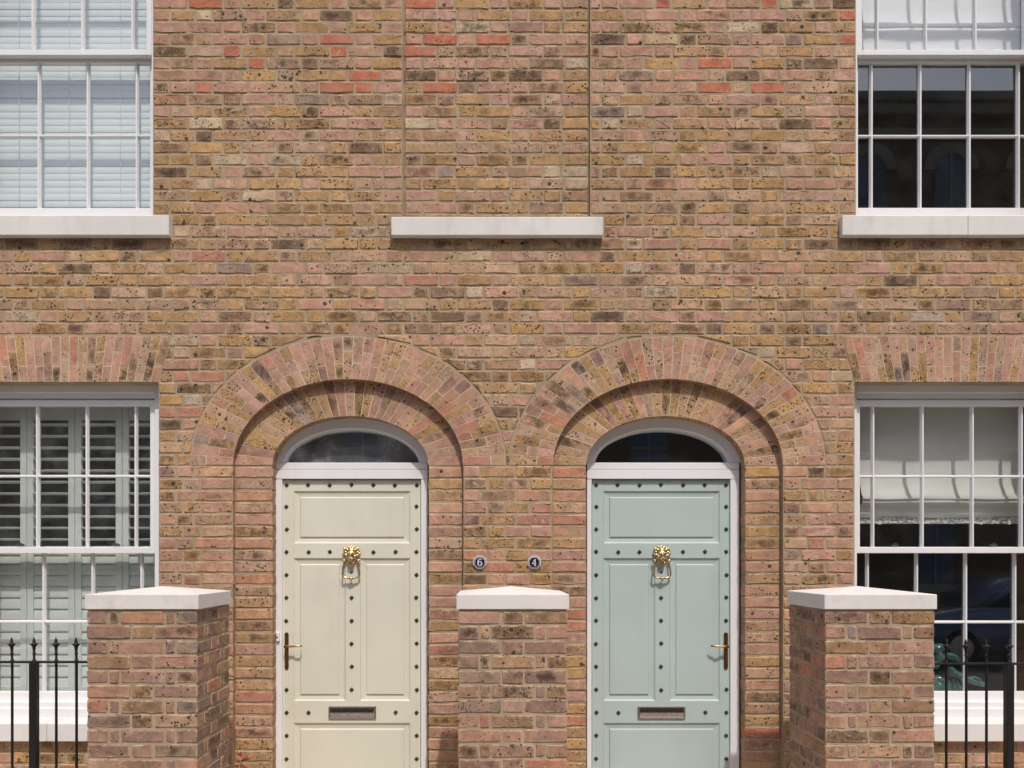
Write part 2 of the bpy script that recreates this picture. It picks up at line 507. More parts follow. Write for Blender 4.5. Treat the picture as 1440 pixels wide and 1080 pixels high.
def brick_object(name, bs, parent):
    """one object out of one or many brick_data records"""
    vs, fs, tn, lc, ax, fr = [], [], [], [], [], []
    for b in bs:
        o = len(vs); vs += b['v']; fs += [tuple(i + o for i in f) for f in b['f']]
        tn += b['tint']; lc += b['loc']; ax += b['aux']; fr += b['fr']
    me = bpy.data.meshes.new(name); me.from_pydata(vs, [], fs)
    me.attributes.new('tint', 'FLOAT_COLOR', 'POINT').data.foreach_set('color', tn)
    me.attributes.new('loc', 'FLOAT_VECTOR', 'POINT').data.foreach_set('vector', lc)
    me.attributes.new('aux', 'FLOAT_VECTOR', 'POINT').data.foreach_set('vector', ax)
    me.attributes.new('frontal', 'FLOAT', 'FACE').data.foreach_set('value', fr)
    me.materials.append(M['brick'])
    return link(bpy.data.objects.new(name, me), parent)

# ------------------------------------------------------------------ ground, road, far side of the street
def sheet(name, x0, x1, y0, y1, z, mat):
    mb = MB(); mb.add([(x0, y0, z), (x1, y0, z), (x1, y1, z), (x0, y1, z)], [(0, 1, 2, 3)])
    return tag(mb.build(name, mat), kind='structure')
sheet('ground', -150, 150, -150, 150, -.13, 'asphalt')
sheet('road', -90, 90, -10.2, -3.35, -.126, 'asphalt')
tag(MB().box(-60, 60, -3.2, 3.6, -.4, -.004).build('pavement', 'paving'), kind='structure')
tag(MB().box(-60, 60, -16.6, -10.35, -.4, -.004).build('pavement', 'paving'), kind='structure')
for y in (-3.35, -10.35):
    tag(MB().box(-60, 60, y, y + .145, -.4, -.002).build('kerb', 'kerb', bevel=.01), kind='structure')

# ------------------------------------------------------------------ the two houses: roots
house_l = tag(empty('terraced_house', loc=(X(350), 0, 0)), 'speckled brown brick terraced house with the cream studded door and shuttered window', 'house', 'brick terraced houses')
house_r = tag(empty('terraced_house', loc=(X(1050), 0, 0)), 'speckled brown brick terraced house with the pale blue-green studded door and roman blinds', 'house', 'brick terraced houses')
bpy.context.view_layer.update()
SPLIT = 713.5
def keep(o, parent):
    """parent without moving: geometry is built in world coordinates"""
    o.parent = parent; o.matrix_parent_inverse = parent.matrix_world.inverted()
    return o
def house_of(px): return house_l if px < SPLIT else house_r

# measures in photo pixels on the wall plane
ARCHES = (489.4, 939.3)                 # door recess centres
A_IN, B_IN, A_EX, B_EX, Y_SP = 161.7, 121.0, 221.5, 181.0, 652.0
REC = .05                               # depth of the door recess
INNER = ((492.7, 109.8), (936.0, 111.8))  # inner opening centre and half width, pixels at depth REC
B_OPEN = 69.0
ROWS_R = (-12, 0, 18, 27, 38, 48, 70)
ROWS_Y = (12.9 - 12 * 16.9, 12.9, 317.7, 470.4, 655.0, 822.7, 822.7 + 22 * 16.77)
def J(r):
    for i in range(len(ROWS_R) - 1):
        if r <= ROWS_R[i + 1]:
            t = (r - ROWS_R[i]) / (ROWS_R[i + 1] - ROWS_R[i]); return ROWS_Y[i] + t * (ROWS_Y[i + 1] - ROWS_Y[i])
ell = lambda x, c, a, b: Y_SP - b * math.sqrt(max(0.0, 1 - ((x - c) / a) ** 2))

# hand-read colours of conspicuous bricks (pixel x, pixel y, kind)
SPOT = [(288, 5, 'R'), (325, 72, 'R'), (467, 72, 'R'), (290, 122, 'R'), (365, 89, 'R'), (473, 122, 'R'), (593, 10, 'R'), (630, 60, 'R'), (706, 60, 'R'),
        (593, 77, 'R'), (630, 126, 'R'), (515, 123, 'R'), (517, 105, 'R'), (486, 72, 'R'), (706, 126, 'P'), (743, 43, 'M'), (483, 55, 'R'), (1080, 6, 'R'),
        (1082, 123, 'R'), (1005, 123, 'R'), (1188, 57, 'R'), (1193, 21, 'R'), (1005, 89, 'R'), (403, 7, 'D'), (443, 89, 'D'), (238, 55, 'D'), (257, 72, 'D'),
        (437, 156, 'D'), (663, 126, 'D'), (1077, 40, 'D'), (1120, 89, 'D'), (1120, 55, 'G'), (975, 55, 'D'), (855, 157, 'G'), (545, 72, 'D'), (535, 207, 'D'),
        (630, 243, 'G'), (743, 293, 'O'), (253, 243, 'D'), (890, 157, 'L'), (850, 174, 'L'), (1115, 157, 'L'), (285, 22, 'L'), (445, 190, 'L'), (570, 174, 'L'),
        (870, 207, 'L'), (240, 190, 'P'), (370, 157, 'P'), (360, 225, 'P'), (930, 12, 'R'), (1040, 22, 'P'), (898, 72, 'P'), (1043, 89, 'P'), (945, 106, 'P'),
        (1000, 174, 'P'), (890, 190, 'P'), (1010, 12, 'P'), (290, 393, 'P'), (585, 393, 'O'), (515, 393, 'P'), (430, 411, 'P'), (366, 461, 'P'), (545, 411, 'P'),
        (325, 377, 'G'), (700, 360, 'P'), (700, 411, 'P'), (525, 428, 'P'), (1100, 377, 'P'), (1290, 393, 'D'), (1390, 377, 'P'), (1340, 428, 'M'), (1360, 443, 'G'),
        (1150, 461, 'G'), (1230, 443, 'D'), (300, 360, 'O'), (1035, 393, 'P'), (1420, 461, 'P'), (1300, 345, 'M'), (15, 345, 'D'), (165, 345, 'D'), (100, 345, 'D'),
        (250, 530, 'O'), (276, 530, 'O'), (305, 530, 'P'), (262, 545, 'D'), (250, 595, 'D'), (235, 578, 'O'), (262, 578, 'O'), (1250, 345, 'D'), (745, 512, 'L'),
        (700, 580, 'D'), (715, 613, 'P'), (1080, 1030, 'R'), (1060, 1030, 'R')]
def wall_kind(x, y, w):
    for i, (sx, sy, k) in enumerate(SPOT):
        if abs(sy - y) < 8.5 and abs(sx - x) < max(8, w * .5):
            return k
    head = w < 30
    if y < 133:
        return pick((('P', .68), ('R', .02), ('T', .18), ('Y', .08), ('M', .04)) if head else (('Y', .33), ('P', .20), ('T', .18), ('D', .11), ('B', .11), ('L', .05), ('G', .02)))
    if y < 310:
        return pick((('Y', .40), ('T', .26), ('P', .20), ('L', .06), ('B', .06), ('D', .02)) if head else (('Y', .45), ('T', .25), ('P', .15), ('B', .06), ('D', .03), ('L', .05), ('G', .01)))
    if y < 652:
        return pick((('Y', .42), ('T', .26), ('P', .16), ('B', .08), ('L', .05), ('D', .03)) if head else (('Y', .47), ('T', .26), ('P', .12), ('B', .08), ('D', .03), ('L', .03), ('G', .01)))
    return pick((('Y', .30), ('P', .33), ('O', .05), ('T', .21), ('B', .06), ('D', .02), ('M', .03)))

BRICKS = {house_l: [], house_r: []}
def lay(x0, x1, y0, y1, clips=(), plane=0.0, kind=None, jx=.35):
    """one facing brick given in photo pixels at a depth"""
    jy = rnd.gauss(0, .22)
    poly = [(x0 + rnd.gauss(0, jx), y0 + jy), (x1 + rnd.gauss(0, jx), y0 + jy + rnd.gauss(0, .15)), (x1, y1 + jy * .6), (x0, y1 + jy * .6)]
    for p0, n in clips:
        poly = clip(poly, p0, n)
        if len(poly) < 3: return
    if abs(area(poly)) < 55: return
    cxp = sum(p[0] for p in poly) / len(poly); cyp = sum(p[1] for p in poly) / len(poly)
    k = kind or wall_kind(cxp, cyp, x1 - x0)
    w = [(X(px, plane), Z(py, plane)) for px, py in poly]
    b = brick_data(w, plane + rnd.gauss(-.0008, .0011), .1, k)
    b['c'] = (cxp, cyp)
    BRICKS[house_of(cxp)].append(b)

S_, H_, Q_, GAP = 47.6, 22.7, 32.5, 2.3
def course(r, x0, x1, anchor=None, seq=None, end=None, plane=0.0, clips=()):
    y0, y1 = J(r) + .85, J(r + 1) - .85
    spans = []
    if seq is not None:                         # from the left edge, then Flemish
        x = x0; i = 0
        while x < x1:
            w = {'S': S_, 'H': H_, 'Q': Q_}[seq[i] if i < len(seq) else ('S' if (i - len(seq)) % 2 == 0 else 'H') if seq[-1] == 'H' else ('H' if (i - len(seq)) % 2 == 0 else 'S')]
            spans.append([x, min(x + w, x1)]); x += w + GAP; i += 1
    elif end is not None:                       # from the right edge, leftwards
        x = x1; i = 0
        while x > x0:
            w = {'S': S_, 'H': H_, 'Q': Q_}[end[i] if i < len(end) else ('S' if (i - len(end)) % 2 == 0 else 'H') if end[-1] == 'H' else ('H' if (i - len(end)) % 2 == 0 else 'S')]
            spans.append([max(x - w, x0), x]); x -= w + GAP; i += 1
        spans.reverse()
    else:
        P = S_ + H_ + 2 * GAP
        a = anchor - math.ceil((anchor - x0) / P + 1) * P
        while a < x1:
            for s0, s1 in ((a, a + S_), (a + S_ + GAP, a + S_ + GAP + H_)):
                s0, s1 = max(s0, x0), min(s1, x1)
                if s1 - s0 > 1: spans.append([s0, s1])
            a += P
    if len(spans) > 1 and spans[0][1] - spans[0][0] < 9: spans[1][0] = spans[0][0]; spans.pop(0)
    if len(spans) > 1 and spans[-1][1] - spans[-1][0] < 9: spans[-2][1] = spans[-1][1]; spans.pop()
    for s0, s1 in spans:
        ym = (y0 + y1) / 2; xm = (s0 + s1) / 2
        cl = list(clips); skip = False
        if ym > 465:
            for c in ARCHES:
                a_, b_ = A_EX + 1.0, B_EX + 1.0
                dx, dy = xm - c, Y_SP - ym
                if abs(dx) > a_ + 40 or dy < -5: continue
                t = math.atan2(max(dy, 0) / b_, dx / a_)
                q = (c + a_ * math.cos(t), Y_SP - b_ * math.sin(t))
                s = math.hypot(dx / a_, max(dy, 0) / b_)
                if s < .86: skip = True; break
                cl.append((q, (math.cos(t) / a_, -math.sin(t) / b_)))
        if not skip: lay(s0, s1, y0, y1, cl, plane)

LS, RS = (216.0, 242.5), (1202.5, 1179.5)
LEFT_OUT, RIGHT_OUT = (-420, -53), (1474, 1860)
for r in range(-8, 68):
    ym = (J(r) + J(r + 1)) / 2
    anc = 6.7 + (0 if r % 2 == 1 else 37.45)
    if ym < 300 or r == 17:
        lo = 216 if r < 17 else 243
        if r < 17: course(r, 215.2, 565.5, seq='SSH' if r % 2 == 1 else 'HQH')
        else: course(r, 243, 549, anchor=anc)
        pa = 569.5 + (0 if r % 2 == 1 else 37.45)
        if r < 17: course(r, 569.3, 826.8, anchor=pa - 4 + (0 if r % 2 else -8), plane=.015)
        else: course(r, 569.3, 826.8, anchor=pa, plane=.015)
        if r < 17: course(r, 830.5, 1203.5, end='HS' if r % 2 == 0 else 'QHS')
        else: course(r, 849.5, 1180, anchor=anc)
        course(r, *LEFT_OUT, anchor=anc); course(r, *RIGHT_OUT, anchor=anc)
    elif r == 18:
        course(r, 243, 549, anchor=anc); course(r, 849.5, 1180, anchor=anc)
        course(r, *LEFT_OUT, anchor=anc); course(r, *RIGHT_OUT, anchor=anc)
    elif r < 27:
        course(r, -420, 1860, anchor=anc)
    elif ym < 538:
        cl = [((240.5, 472), (64.0, 17.0)), ((1183.5, 472), (-64.0, 19.0))]
        course(r, 226, 1199, anchor=anc, clips=cl)
        course(r, -420, -60, anchor=anc); course(r, 1485, 1860, anchor=anc)
    else:
        q = 'QHQ' if r % 2 else 'HHS'
        if ym < 652:
            course(r, 223.5, 480, seq='HS' if r % 2 else 'QHS')
            course(r, 600, 830, anchor=anc)
            course(r, 940, 1201.5, end='HS' if r % 2 else 'QHS')
        else:
            course(r, 223.5, 327.3, seq='QHS' if r % 2 else 'HHS')
            course(r, 651.8, 776.3, seq='QHQH' if r % 2 else 'HSS')
            course(r, 1102.2, 1201.5, seq='HSH' if r % 2 else 'QHQ')
        if ym > 1043:
            course(r, -420, 221, anchor=anc); course(r, 1204, 1860, anchor=anc)
        else:
            course(r, -420, -48, anchor=anc); course(r, 1476, 1860, anchor=anc)
# inner jambs of the two doors: one stretcher to a course
kz = (DIST) / (DIST + REC)
for i, c in enumerate(ARCHES):
    ic, ia = INNER[i]
    xl = VX + (c - A_IN - VX) * kz; xr = VX + (c + A_IN - VX) * kz
    for r in range(38, 68):
        y0, y1 = VY + (J(r) + .8 - VY) * kz, VY + (J(r + 1) - 1.0 - VY) * kz
        for x0, x1 in ((xl - .5, ic - ia), (ic + ia, xr + .5)):
            lay(x0, x1, y0, y1, plane=REC, jx=.25)

for h in (house_l, house_r):
    bs = BRICKS[h]
    def rank(b):
        x, y = b['c']
        return (0 if (0 < x < 1440 and -4 < y < 1080) else 1, -round(b['area'] * 4000), abs(y - 560))
    bs.sort(key=rank)
    for b in bs[:300]: keep(brick_object('brick', [b], None), h)
    tag(keep(brick_object('brickwork', bs[300:], None), h), kind='stuff')

# mortar bed of the wall with its openings
def wall_sheet(x_from, x_to, name, parent):
    WIN = [(-53, 214.9, -150, 318), (1203.8, 1474, -150, 318), (-47, 223.0, 538, 1030), (1202.0, 1476, 538, 1030)]
    xs = {x_from, x_to}
    for a, b_, _, _ in WIN: xs |= {a, b_}
    xs |= {566.2, 829.8}
    for c in ARCHES:
        for k in range(0, 49): xs.add(c - (A_IN + .6) * math.cos(math.pi * k / 48))
    xs = sorted(x for x in xs if x_from <= x <= x_to)
    mb = MB()
    for x0, x1 in zip(xs, xs[1:]):
        xm = (x0 + x1) / 2
        cuts = [(a, a, b_, b_) for l, r_, a, b_ in WIN if l < xm < r_]
        if 566.2 < xm < 829.8: cuts.append((-999, -999, 304, 304))
        for c in ARCHES:
            if abs(xm - c) < A_IN + .6:
                cuts.append((ell(x0, c, A_IN + .6, B_IN + .6), ell(x1, c, A_IN + .6, B_IN + .6), 1150, 1150))
        cuts.sort()
        top = (-170, -170)
        for a0, a1, b0, b1 in cuts + [(1150, 1150, 1150, 1150)]:
            if a0 > top[0] or a1 > top[1]:
                mb.add([(X(x0), .0035, Z(a0)), (X(x1), .0035, Z(a1)), (X(x1), .0035, Z(top[1])), (X(x0), .0035, Z(top[0]))], [(0, 1, 2, 3)])
            top = (b0, b1)
    # reveals of the door recess
    for c in ARCHES:
        if not x_from < c < x_to: continue
        line = [(c - A_IN - .6, 1150)] + [(c - (A_IN + .6) * math.cos(math.pi * k / 40), Y_SP - (B_IN + .6) * math.sin(math.pi * k / 40)) for k in range(41)] + [(c + A_IN + .6, 1150)]
        for (xa, ya), (xb, yb) in zip(line, line[1:]):
            mb.add([(X(xa), .0035, Z(ya)), (X(xb), .0035, Z(yb)), (X(xb), .056, Z(yb)), (X(xa), .056, Z(ya))], [(0, 1, 2, 3)])
        i = ARCHES.index(c); ic, ia = INNER[i]; y = REC + .0035
        # sheet behind the inner jambs and inner arch
        n = 40
        o_ = [(ic - (ia + 60) * math.cos(math.pi * k / n), Y_SP - (B_OPEN + 70) * math.sin(math.pi * k / n)) for k in range(n + 1)]
        q_ = [(ic - (ia + .5) * math.cos(math.pi * k / n), VY - (VY - Y_SP) * kz - (B_OPEN + .5) * math.sin(math.pi * k / n)) for k in range(n + 1)]
        for k in range(n):
            mb.add([(X(o_[k][0], y), y, Z(o_[k][1], y)), (X(q_[k][0], y), y, Z(q_[k][1], y)), (X(q_[k + 1][0], y), y, Z(q_[k + 1][1], y)), (X(o_[k + 1][0], y), y, Z(o_[k + 1][1], y))], [(0, 1, 2, 3)])
        for sx in (-1, 1):
            x0, x1 = sorted((ic + sx * (ia + .5), ic + sx * (ia + 60)))
            mb.add([(X(x0, y), y, 0), (X(x1, y), y, 0), (X(x1, y), y, Z(Y_SP, y)), (X(x0, y), y, Z(Y_SP, y))], [(0, 1, 2, 3)])
        line = [(q_[0][0], 1160)] + q_ + [(q_[-1][0], 1160)]
        for (xa, ya), (xb, yb) in zip(line, line[1:]):
            mb.add([(X(xa, y), y, Z(ya, y)), (X(xb, y), y, Z(yb, y)), (X(xb, y), .25, Z(yb, y)), (X(xa, y), .25, Z(ya, y))], [(0, 1, 2, 3)])
    # window reveals
    for l, r_, a, b_ in WIN:
        if not (x_from <= (l + r_) / 2 <= x_to): continue
        x0, x1, z0, z1 = X(l), X(r_), Z(b_), Z(a)
        for (xa, za), (xb, zb) in (((x0, z0), (x0, z1)), ((x0, z1), (x1, z1)), ((x1, z1), (x1, z0)), ((x1, z0), (x0, z0))):
            mb.add([(xa, .0035, za), (xb, .0035, zb), (xb, .22, zb), (xa, .22, za)], [(0, 1, 2, 3)])
    keep(mb.build(name, 'mortar'), parent)
wall_sheet(-430, SPLIT, 'wall', house_l)
wall_sheet(SPLIT, 1870, 'wall', house_r)
mb = MB()
for x0, x1, y in ((566.2, 569.8, .030), (569.8, 826.3, .0188), (826.3, 829.8, .030)):
    mb.add([(X(x0), y, Z(304)), (X(x1), y, Z(304)), (X(x1), y, Z(-170)), (X(x0), y, Z(-170))], [(0, 1, 2, 3)])
for x, ya, yb in ((566.2, .0035, .030), (569.8, .0188, .030), (826.3, .0188, .030), (829.8, .0035, .030)):
    mb.add([(X(x), ya, Z(304)), (X(x), yb, Z(304)), (X(x), yb, Z(-170)), (X(x), ya, Z(-170))], [(0, 1, 2, 3)])
tag(keep(mb.build('blind_window', 'mortar'), house_l), 'shallow bricked-up window panel above the middle sill')

# ------------------------------------------------------------------ arches: fans of rubbed voussoirs
def arch_kind():
    return pick((('T', .33), ('Y', .17), ('P', .34), ('O', .07), ('M', .04), ('B', .03), ('G', .02)))
def voussoir(parent, poly, plane, kind=None):
    cxm = sum(p[0] for p in poly) / 4; cym = sum(p[1] for p in poly) / 4
    w = []
    for px, py in poly:
        w.append((X(px, plane), Z(py, plane)))
    k = kind or arch_kind()
    b = brick_data(w, plane + rnd.gauss(-.0004, .0004), .1, k, bevel=.0009, rough=.0004, step=.07, shade=.98, corner=0)
    return keep(brick_object('voussoir', [b], None), parent)
def arc_points(c, a, b, ysp, n):
    """n+1 points at equal arc length along a half ellipse"""
    fine = [(c - a * math.cos(math.pi * k / 400), ysp - b * math.sin(math.pi * k / 400)) for k in range(401)]
    acc = [0]
    for p, q in zip(fine, fine[1:]): acc.append(acc[-1] + math.hypot(q[0] - p[0], q[1] - p[1]))
    out, j = [], 0
    for k in range(n + 1):
        t = acc[-1] * k / n
        while j < 399 and acc[j + 1] < t: j += 1
        f = (t - acc[j]) / (acc[j + 1] - acc[j])
        out.append((fine[j][0] + (fine[j + 1][0] - fine[j][0]) * f, fine[j][1] + (fine[j + 1][1] - fine[j][1]) * f))
    return out
lerp = lambda p, q, t: (p[0] + (q[0] - p[0]) * t, p[1] + (q[1] - p[1]) * t)
def ring(parent, pin, pout, plane, splits, g=.38):
    n = len(pin) - 1
    for k in range(n):
        a0, a1, b0, b1 = pin[k], pin[k + 1], pout[k], pout[k + 1]
        wi, wo = math.hypot(a1[0] - a0[0], a1[1] - a0[1]), math.hypot(b1[0] - b0[0], b1[1] - b0[1])
        gi, go = g / wi, g / wo
        p0, p1 = lerp(a0, a1, gi), lerp(a0, a1, 1 - gi)
        q0, q1 = lerp(b0, b1, go), lerp(b0, b1, 1 - go)
        ts = splits(k); ln = math.hypot(q0[0] - p0[0], q0[1] - p0[1]); d = .45 / ln
        for s, e in zip(ts, ts[1:]):
            s2, e2 = s + (d if s > 0 else .004), e - (d if e < 1 else .004)
            voussoir(parent, [lerp(p0, q0, s2), lerp(p1, q1, s2), lerp(p1, q1, e2), lerp(p0, q0, e2)], plane)
def sheet_between(pin, pout, plane, name, parent, extra=0.0):
    mb = MB()
    for k in range(len(pin) - 1):
        mb.add([(X(x, plane), plane, Z(y, plane)) for x, y in (pin[k], pin[k + 1], pout[k + 1], pout[k])], [(0, 1, 2, 3)])
    return keep(mb.build(name, 'lime'), parent)
for i, c in enumerate(ARCHES):
    h = house_of(c)
    pin, pout = arc_points(c, A_IN, B_IN, Y_SP + 2, 41), arc_points(c, A_EX, B_EX, Y_SP + 2, 41)
    arch = sheet_between(pin, pout, .0012, 'door_arch', h)
    st = rnd.random()
    def sp(k):
        a = .36 + rnd.gauss(0, .015)
        return (0, a, 1) if (k + i) % 2 else (0, 1 - a, 1)
    ring(arch, pin, pout, 0.0, sp)
    ic, ia = INNER[i]
    ys = VY - (VY - Y_SP) * kz + 1
    xo = (A_IN + 9)
    pin = arc_points(ic, ia, B_OPEN, ys, 29); pout = arc_points(VX + (c - VX) * kz, xo, B_IN + 6, ys, 29)
    arch2 = sheet_between(pin, pout, REC + .0012, 'inner_arch', h)
    ring(arch2, pin, pout, REC, lambda k: (0, 1))
# flat arches over the ground-floor windows
def flat_arch(parent, xt0, xt1, xb0, xb1, y0, y1, n, name):
    bot = [(xb0 + (xb1 - xb0) * k / n, y1) for k in range(n + 1)]
    top = [(xt0 + (xt1 - xt0) * k / n, y0) for k in range(n + 1)]
    a = sheet_between(bot, top, .0012, name, parent)
    ring(a, bot, top, 0.0, lambda k: (0, .345, 1) if k % 2 else (0, .66, 1))
flat_arch(house_l, -70, 239.6, -52, 222.6, 472.3, 537.3, 24, 'window_arch')
flat_arch(house_r, 1184.5, 1494, 1202.8, 1476, 472.3, 537.3, 24, 'window_arch')

# ------------------------------------------------------------------ sills of stone
def stone_sill(parent, x0, x1, y_top, y_bot, front, back, name='window_sill', slope=0.0, joints=()):
    mb = MB()
    z0, z1 = Z(y_bot, front), Z(y_top, front)
    for pa, pb in zip([x0] + list(joints), list(joints) + [x1]):
      xa, xb = X(pa, front) + (.0009 if pa != x0 else 0), X(pb, front) - (.0009 if pb != x1 else 0)
      mb.add([(xa, front, z0), (xb, front, z0), (xb, back, z0), (xa, back, z0), (xa, front, z1), (xb, front, z1), (xb, back, z1 + slope), (xa, back, z1 + slope)],
           [(0, 3, 2, 1), (4, 5, 6, 7), (0, 1, 5, 4), (1, 2, 6, 5), (2, 3, 7, 6), (3, 0, 4, 7)])
    return keep(mb.build(name, 'stone', bevel=.004), parent)
stone_sill(house_l, -80, 237.2, 302.6, 330.8, -.048, .20, slope=.012)
tag(stone_sill(house_l, 550, 848.3, 305.0, 331.0, -.05, .08, slope=.004), 'projecting sill under the bricked-up window panel')
stone_sill(house_r, 1184.6, 1500, 302.6, 330.8, -.048, .20, slope=.012, joints=(1361.5,))
stone_sill(house_l, -80, 240, 1017.5, 1043, -.05, .20, slope=.030, joints=(65.5,))
stone_sill(house_r, 1180, 1500, 1017.5, 1043, -.05, .20, slope=.030)

# ------------------------------------------------------------------ dark rooms behind the windows
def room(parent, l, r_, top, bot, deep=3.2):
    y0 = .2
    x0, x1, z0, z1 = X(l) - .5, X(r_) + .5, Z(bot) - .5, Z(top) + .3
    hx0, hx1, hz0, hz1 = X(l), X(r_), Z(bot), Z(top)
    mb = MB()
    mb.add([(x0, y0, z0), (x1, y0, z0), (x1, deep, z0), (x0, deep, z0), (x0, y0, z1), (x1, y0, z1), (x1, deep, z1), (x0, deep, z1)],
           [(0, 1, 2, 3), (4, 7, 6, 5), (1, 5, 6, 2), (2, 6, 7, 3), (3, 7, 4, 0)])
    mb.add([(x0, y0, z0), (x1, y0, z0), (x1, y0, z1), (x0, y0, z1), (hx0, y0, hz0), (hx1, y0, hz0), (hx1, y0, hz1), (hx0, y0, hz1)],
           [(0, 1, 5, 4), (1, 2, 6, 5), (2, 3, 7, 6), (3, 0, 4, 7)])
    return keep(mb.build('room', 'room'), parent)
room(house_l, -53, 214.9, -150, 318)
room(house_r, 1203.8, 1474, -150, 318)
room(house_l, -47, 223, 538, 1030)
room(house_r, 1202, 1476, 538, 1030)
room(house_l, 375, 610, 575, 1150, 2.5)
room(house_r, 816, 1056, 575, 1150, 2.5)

# ------------------------------------------------------------------ sash windows
def glazing_bar(win, a, b, w, y_front, y_back):
    """a bar with a narrow front fillet and sloping sides; a, b are its ends in (x, z)"""
    horiz = abs(b[0] - a[0]) > abs(b[1] - a[1])
    f = .0042
    prof = [(-f, y_front), (f, y_front), (w / 2, y_back - .006), (w / 2, y_back), (-w / 2, y_back), (-w / 2, y_back - .006)]
    vs = []
    for e in (a, b):
        for o, y in prof:
            vs.append((e[0], y, e[1] + o) if horiz else (e[0] + o, y, e[1]))
    n = len(prof)
    fs = [tuple(range(n)), tuple(range(2 * n - 1, n - 1, -1))] + [(i, (i + 1) % n, (i + 1) % n + n, i + n) for i in range(n)]
    mb = MB(); mb.add(vs, fs)
    return keep(mb.build('glazing_bar', 'white'), win)
def sash(win, gx0, gx1, gy0, gy1, stile, top_rail, bot_rail, bars_x, bars_y, y, thick, mat, bw=.023):
    """one sash: glass edges in pixels at depth y, member widths in pixels"""
    mb = MB()
    xs0, xs1 = gx0 - stile[0], gx1 + stile[1]
    mb.pbox(xs0, gx0, gy0 - top_rail, gy1 + bot_rail, y, y + thick)
    mb.pbox(gx1, xs1, gy0 - top_rail, gy1 + bot_rail, y, y + thick)
    mb.pbox(gx0, gx1, gy0 - top_rail, gy0, y + .0004, y + thick - .0004)
    mb.pbox(gx0, gx1, gy1, gy1 + bot_rail, y + .0004, y + thick - .0004)
    keep(mb.build('sash', 'white', bevel=.0025), win)
    yg = y + thick * .62
    xl = [gx0] + list(bars_x) + [gx1]; yl = [gy0] + list(bars_y) + [gy1]
    for bx in bars_x:
        glazing_bar(win, (X(bx, y), Z(gy1, y) - .001), (X(bx, y), Z(gy0, y) + .001), bw, y + .004, yg)
    for by in bars_y:
        for p, q in zip(xl, xl[1:]):
            glazing_bar(win, (X(p, y) + (.002 if p != gx0 else -.001), Z(by, y)), (X(q, y) - (.002 if q != gx1 else -.001), Z(by, y)), bw * .8, y + .006, yg - .001)
    for p, q in zip(xl, xl[1:]):
        for s, t in zip(yl, yl[1:]):
            m = MB(); m.box(X(p, y) + .001, X(q, y) - .001, yg + .001, yg + .004, Z(t, y) + .001, Z(s, y) - .001)
            keep(m.build('pane', mat), win)
    return yg
def catch(win, px, py, y, mat='chrome'):
    m = MB(); m.pbox(px - 4.5, px + 4.5, py - 1.2, py + 2.2, y, y + .03); m.pbox(px - 1.5, px + 3, py - 2.6, py - 1.2, y + .004, y + .02)
    keep(m.build('sash_catch', mat, bevel=.002), win)

FY, UY, LY = .098, .112, .160        # faces of the box frame, upper sash and lower sash
def window(parent, label, x0, x1, gl, up, lo, mat, ground):
    win = keep(tag(empty('sash_window', None, (X((x0 + x1) / 2), FY, Z(1030 if ground else 303))), label), parent)
    bpy.context.view_layer.update()
    m = MB()
    top = 541.0 if ground else -156
    bot = 1012 if ground else 304
    fl, fr = gl
    m.pbox(x0 - 8, fl, top, bot, FY, .215); m.pbox(fr, x1 + 8, top, bot, FY, .215)
    if ground:
        m.pbox(fl, fr, top - 4, 552, FY + .001, .21)
        m.pbox(fl, fr, 552, 560, FY + .012, .21)
        m.pbox(fl, fr, 987.5, 996, FY + .004, .21); m.pbox(fl - 6, fr + 6, 996.5, 1014, FY - .022, .21)
    else:
        m.pbox(fl, fr, top - 6, -140, FY + .001, .21)
    keep(m.build('frame', 'white', bevel=.002), win)
    sash(win, *up, UY, .044, mat)
    sash(win, *lo, LY, .044, mat)
    return win
w_tl = window(house_l, 'upper window with white slatted blind', -53, 214.9, (-49, 213.2),
              (-41, 205.7, -134, 69.5, (6.5, 7.3), 6, 8, (-25, 44.7, 114.7, 185.3), (-32,)),
              (-46, 211.0, 88, 292.4, (4, 6), 8, 12, (-16, 53.3, 122.3, 191.3), (190,)), 'glass', False)
w_tr = window(house_r, 'upper window with white roman blind', 1203.8, 1474, (1205.6, 1470),
              (1212.3, 1463, -134, 69.8, (7.3, 6.5), 6, 7.6, (1235, 1303.3, 1373, 1442), (-32,)),
              (1206.7, 1467, 88, 292.2, (6, 4), 8, 12, (1226.7, 1295.4, 1364.6, 1433.8), (190,)), 'glass', False)
w_gl = window(house_l, 'ground-floor window with sage shutters', -47, 223, (-42, 217.4),
              (-36, 211.0, 571, 769.5, (6, 6.4), 8.5, 8.6, (-19, 51, 120.8, 189.8), (669.5,)),
              (-40, 217.8, 778, 972.8, (4, 6), 9, 14, (-10, 60, 129, 198), (874.6,)), 'dusty_glass', True)
w_gr = window(house_r, 'ground-floor window with lace-trimmed roman blind', 1202, 1476, (1205.2, 1470),
              (1209.4, 1463, 571, 769.5, (4.4, 6), 8.5, 8.4, (1229, 1298.5, 1369, 1438), (669.8,)),
              (1203.5, 1467, 778, 972.8, (6, 4), 9, 14, (1221.3, 1290.5, 1359.6, 1428.8), (875,)), 'glass', True)
for w, pts, y in ((w_gl, ((27, 766), (162, 766)), UY + .03), (w_gr, ((1259, 766), (1398, 766)), UY + .03)):
    for px, py in pts: catch(w, px, py, y)
for px in (1264, 1402): catch(w_tr, px, 69.5, UY + .03, 'plastic')

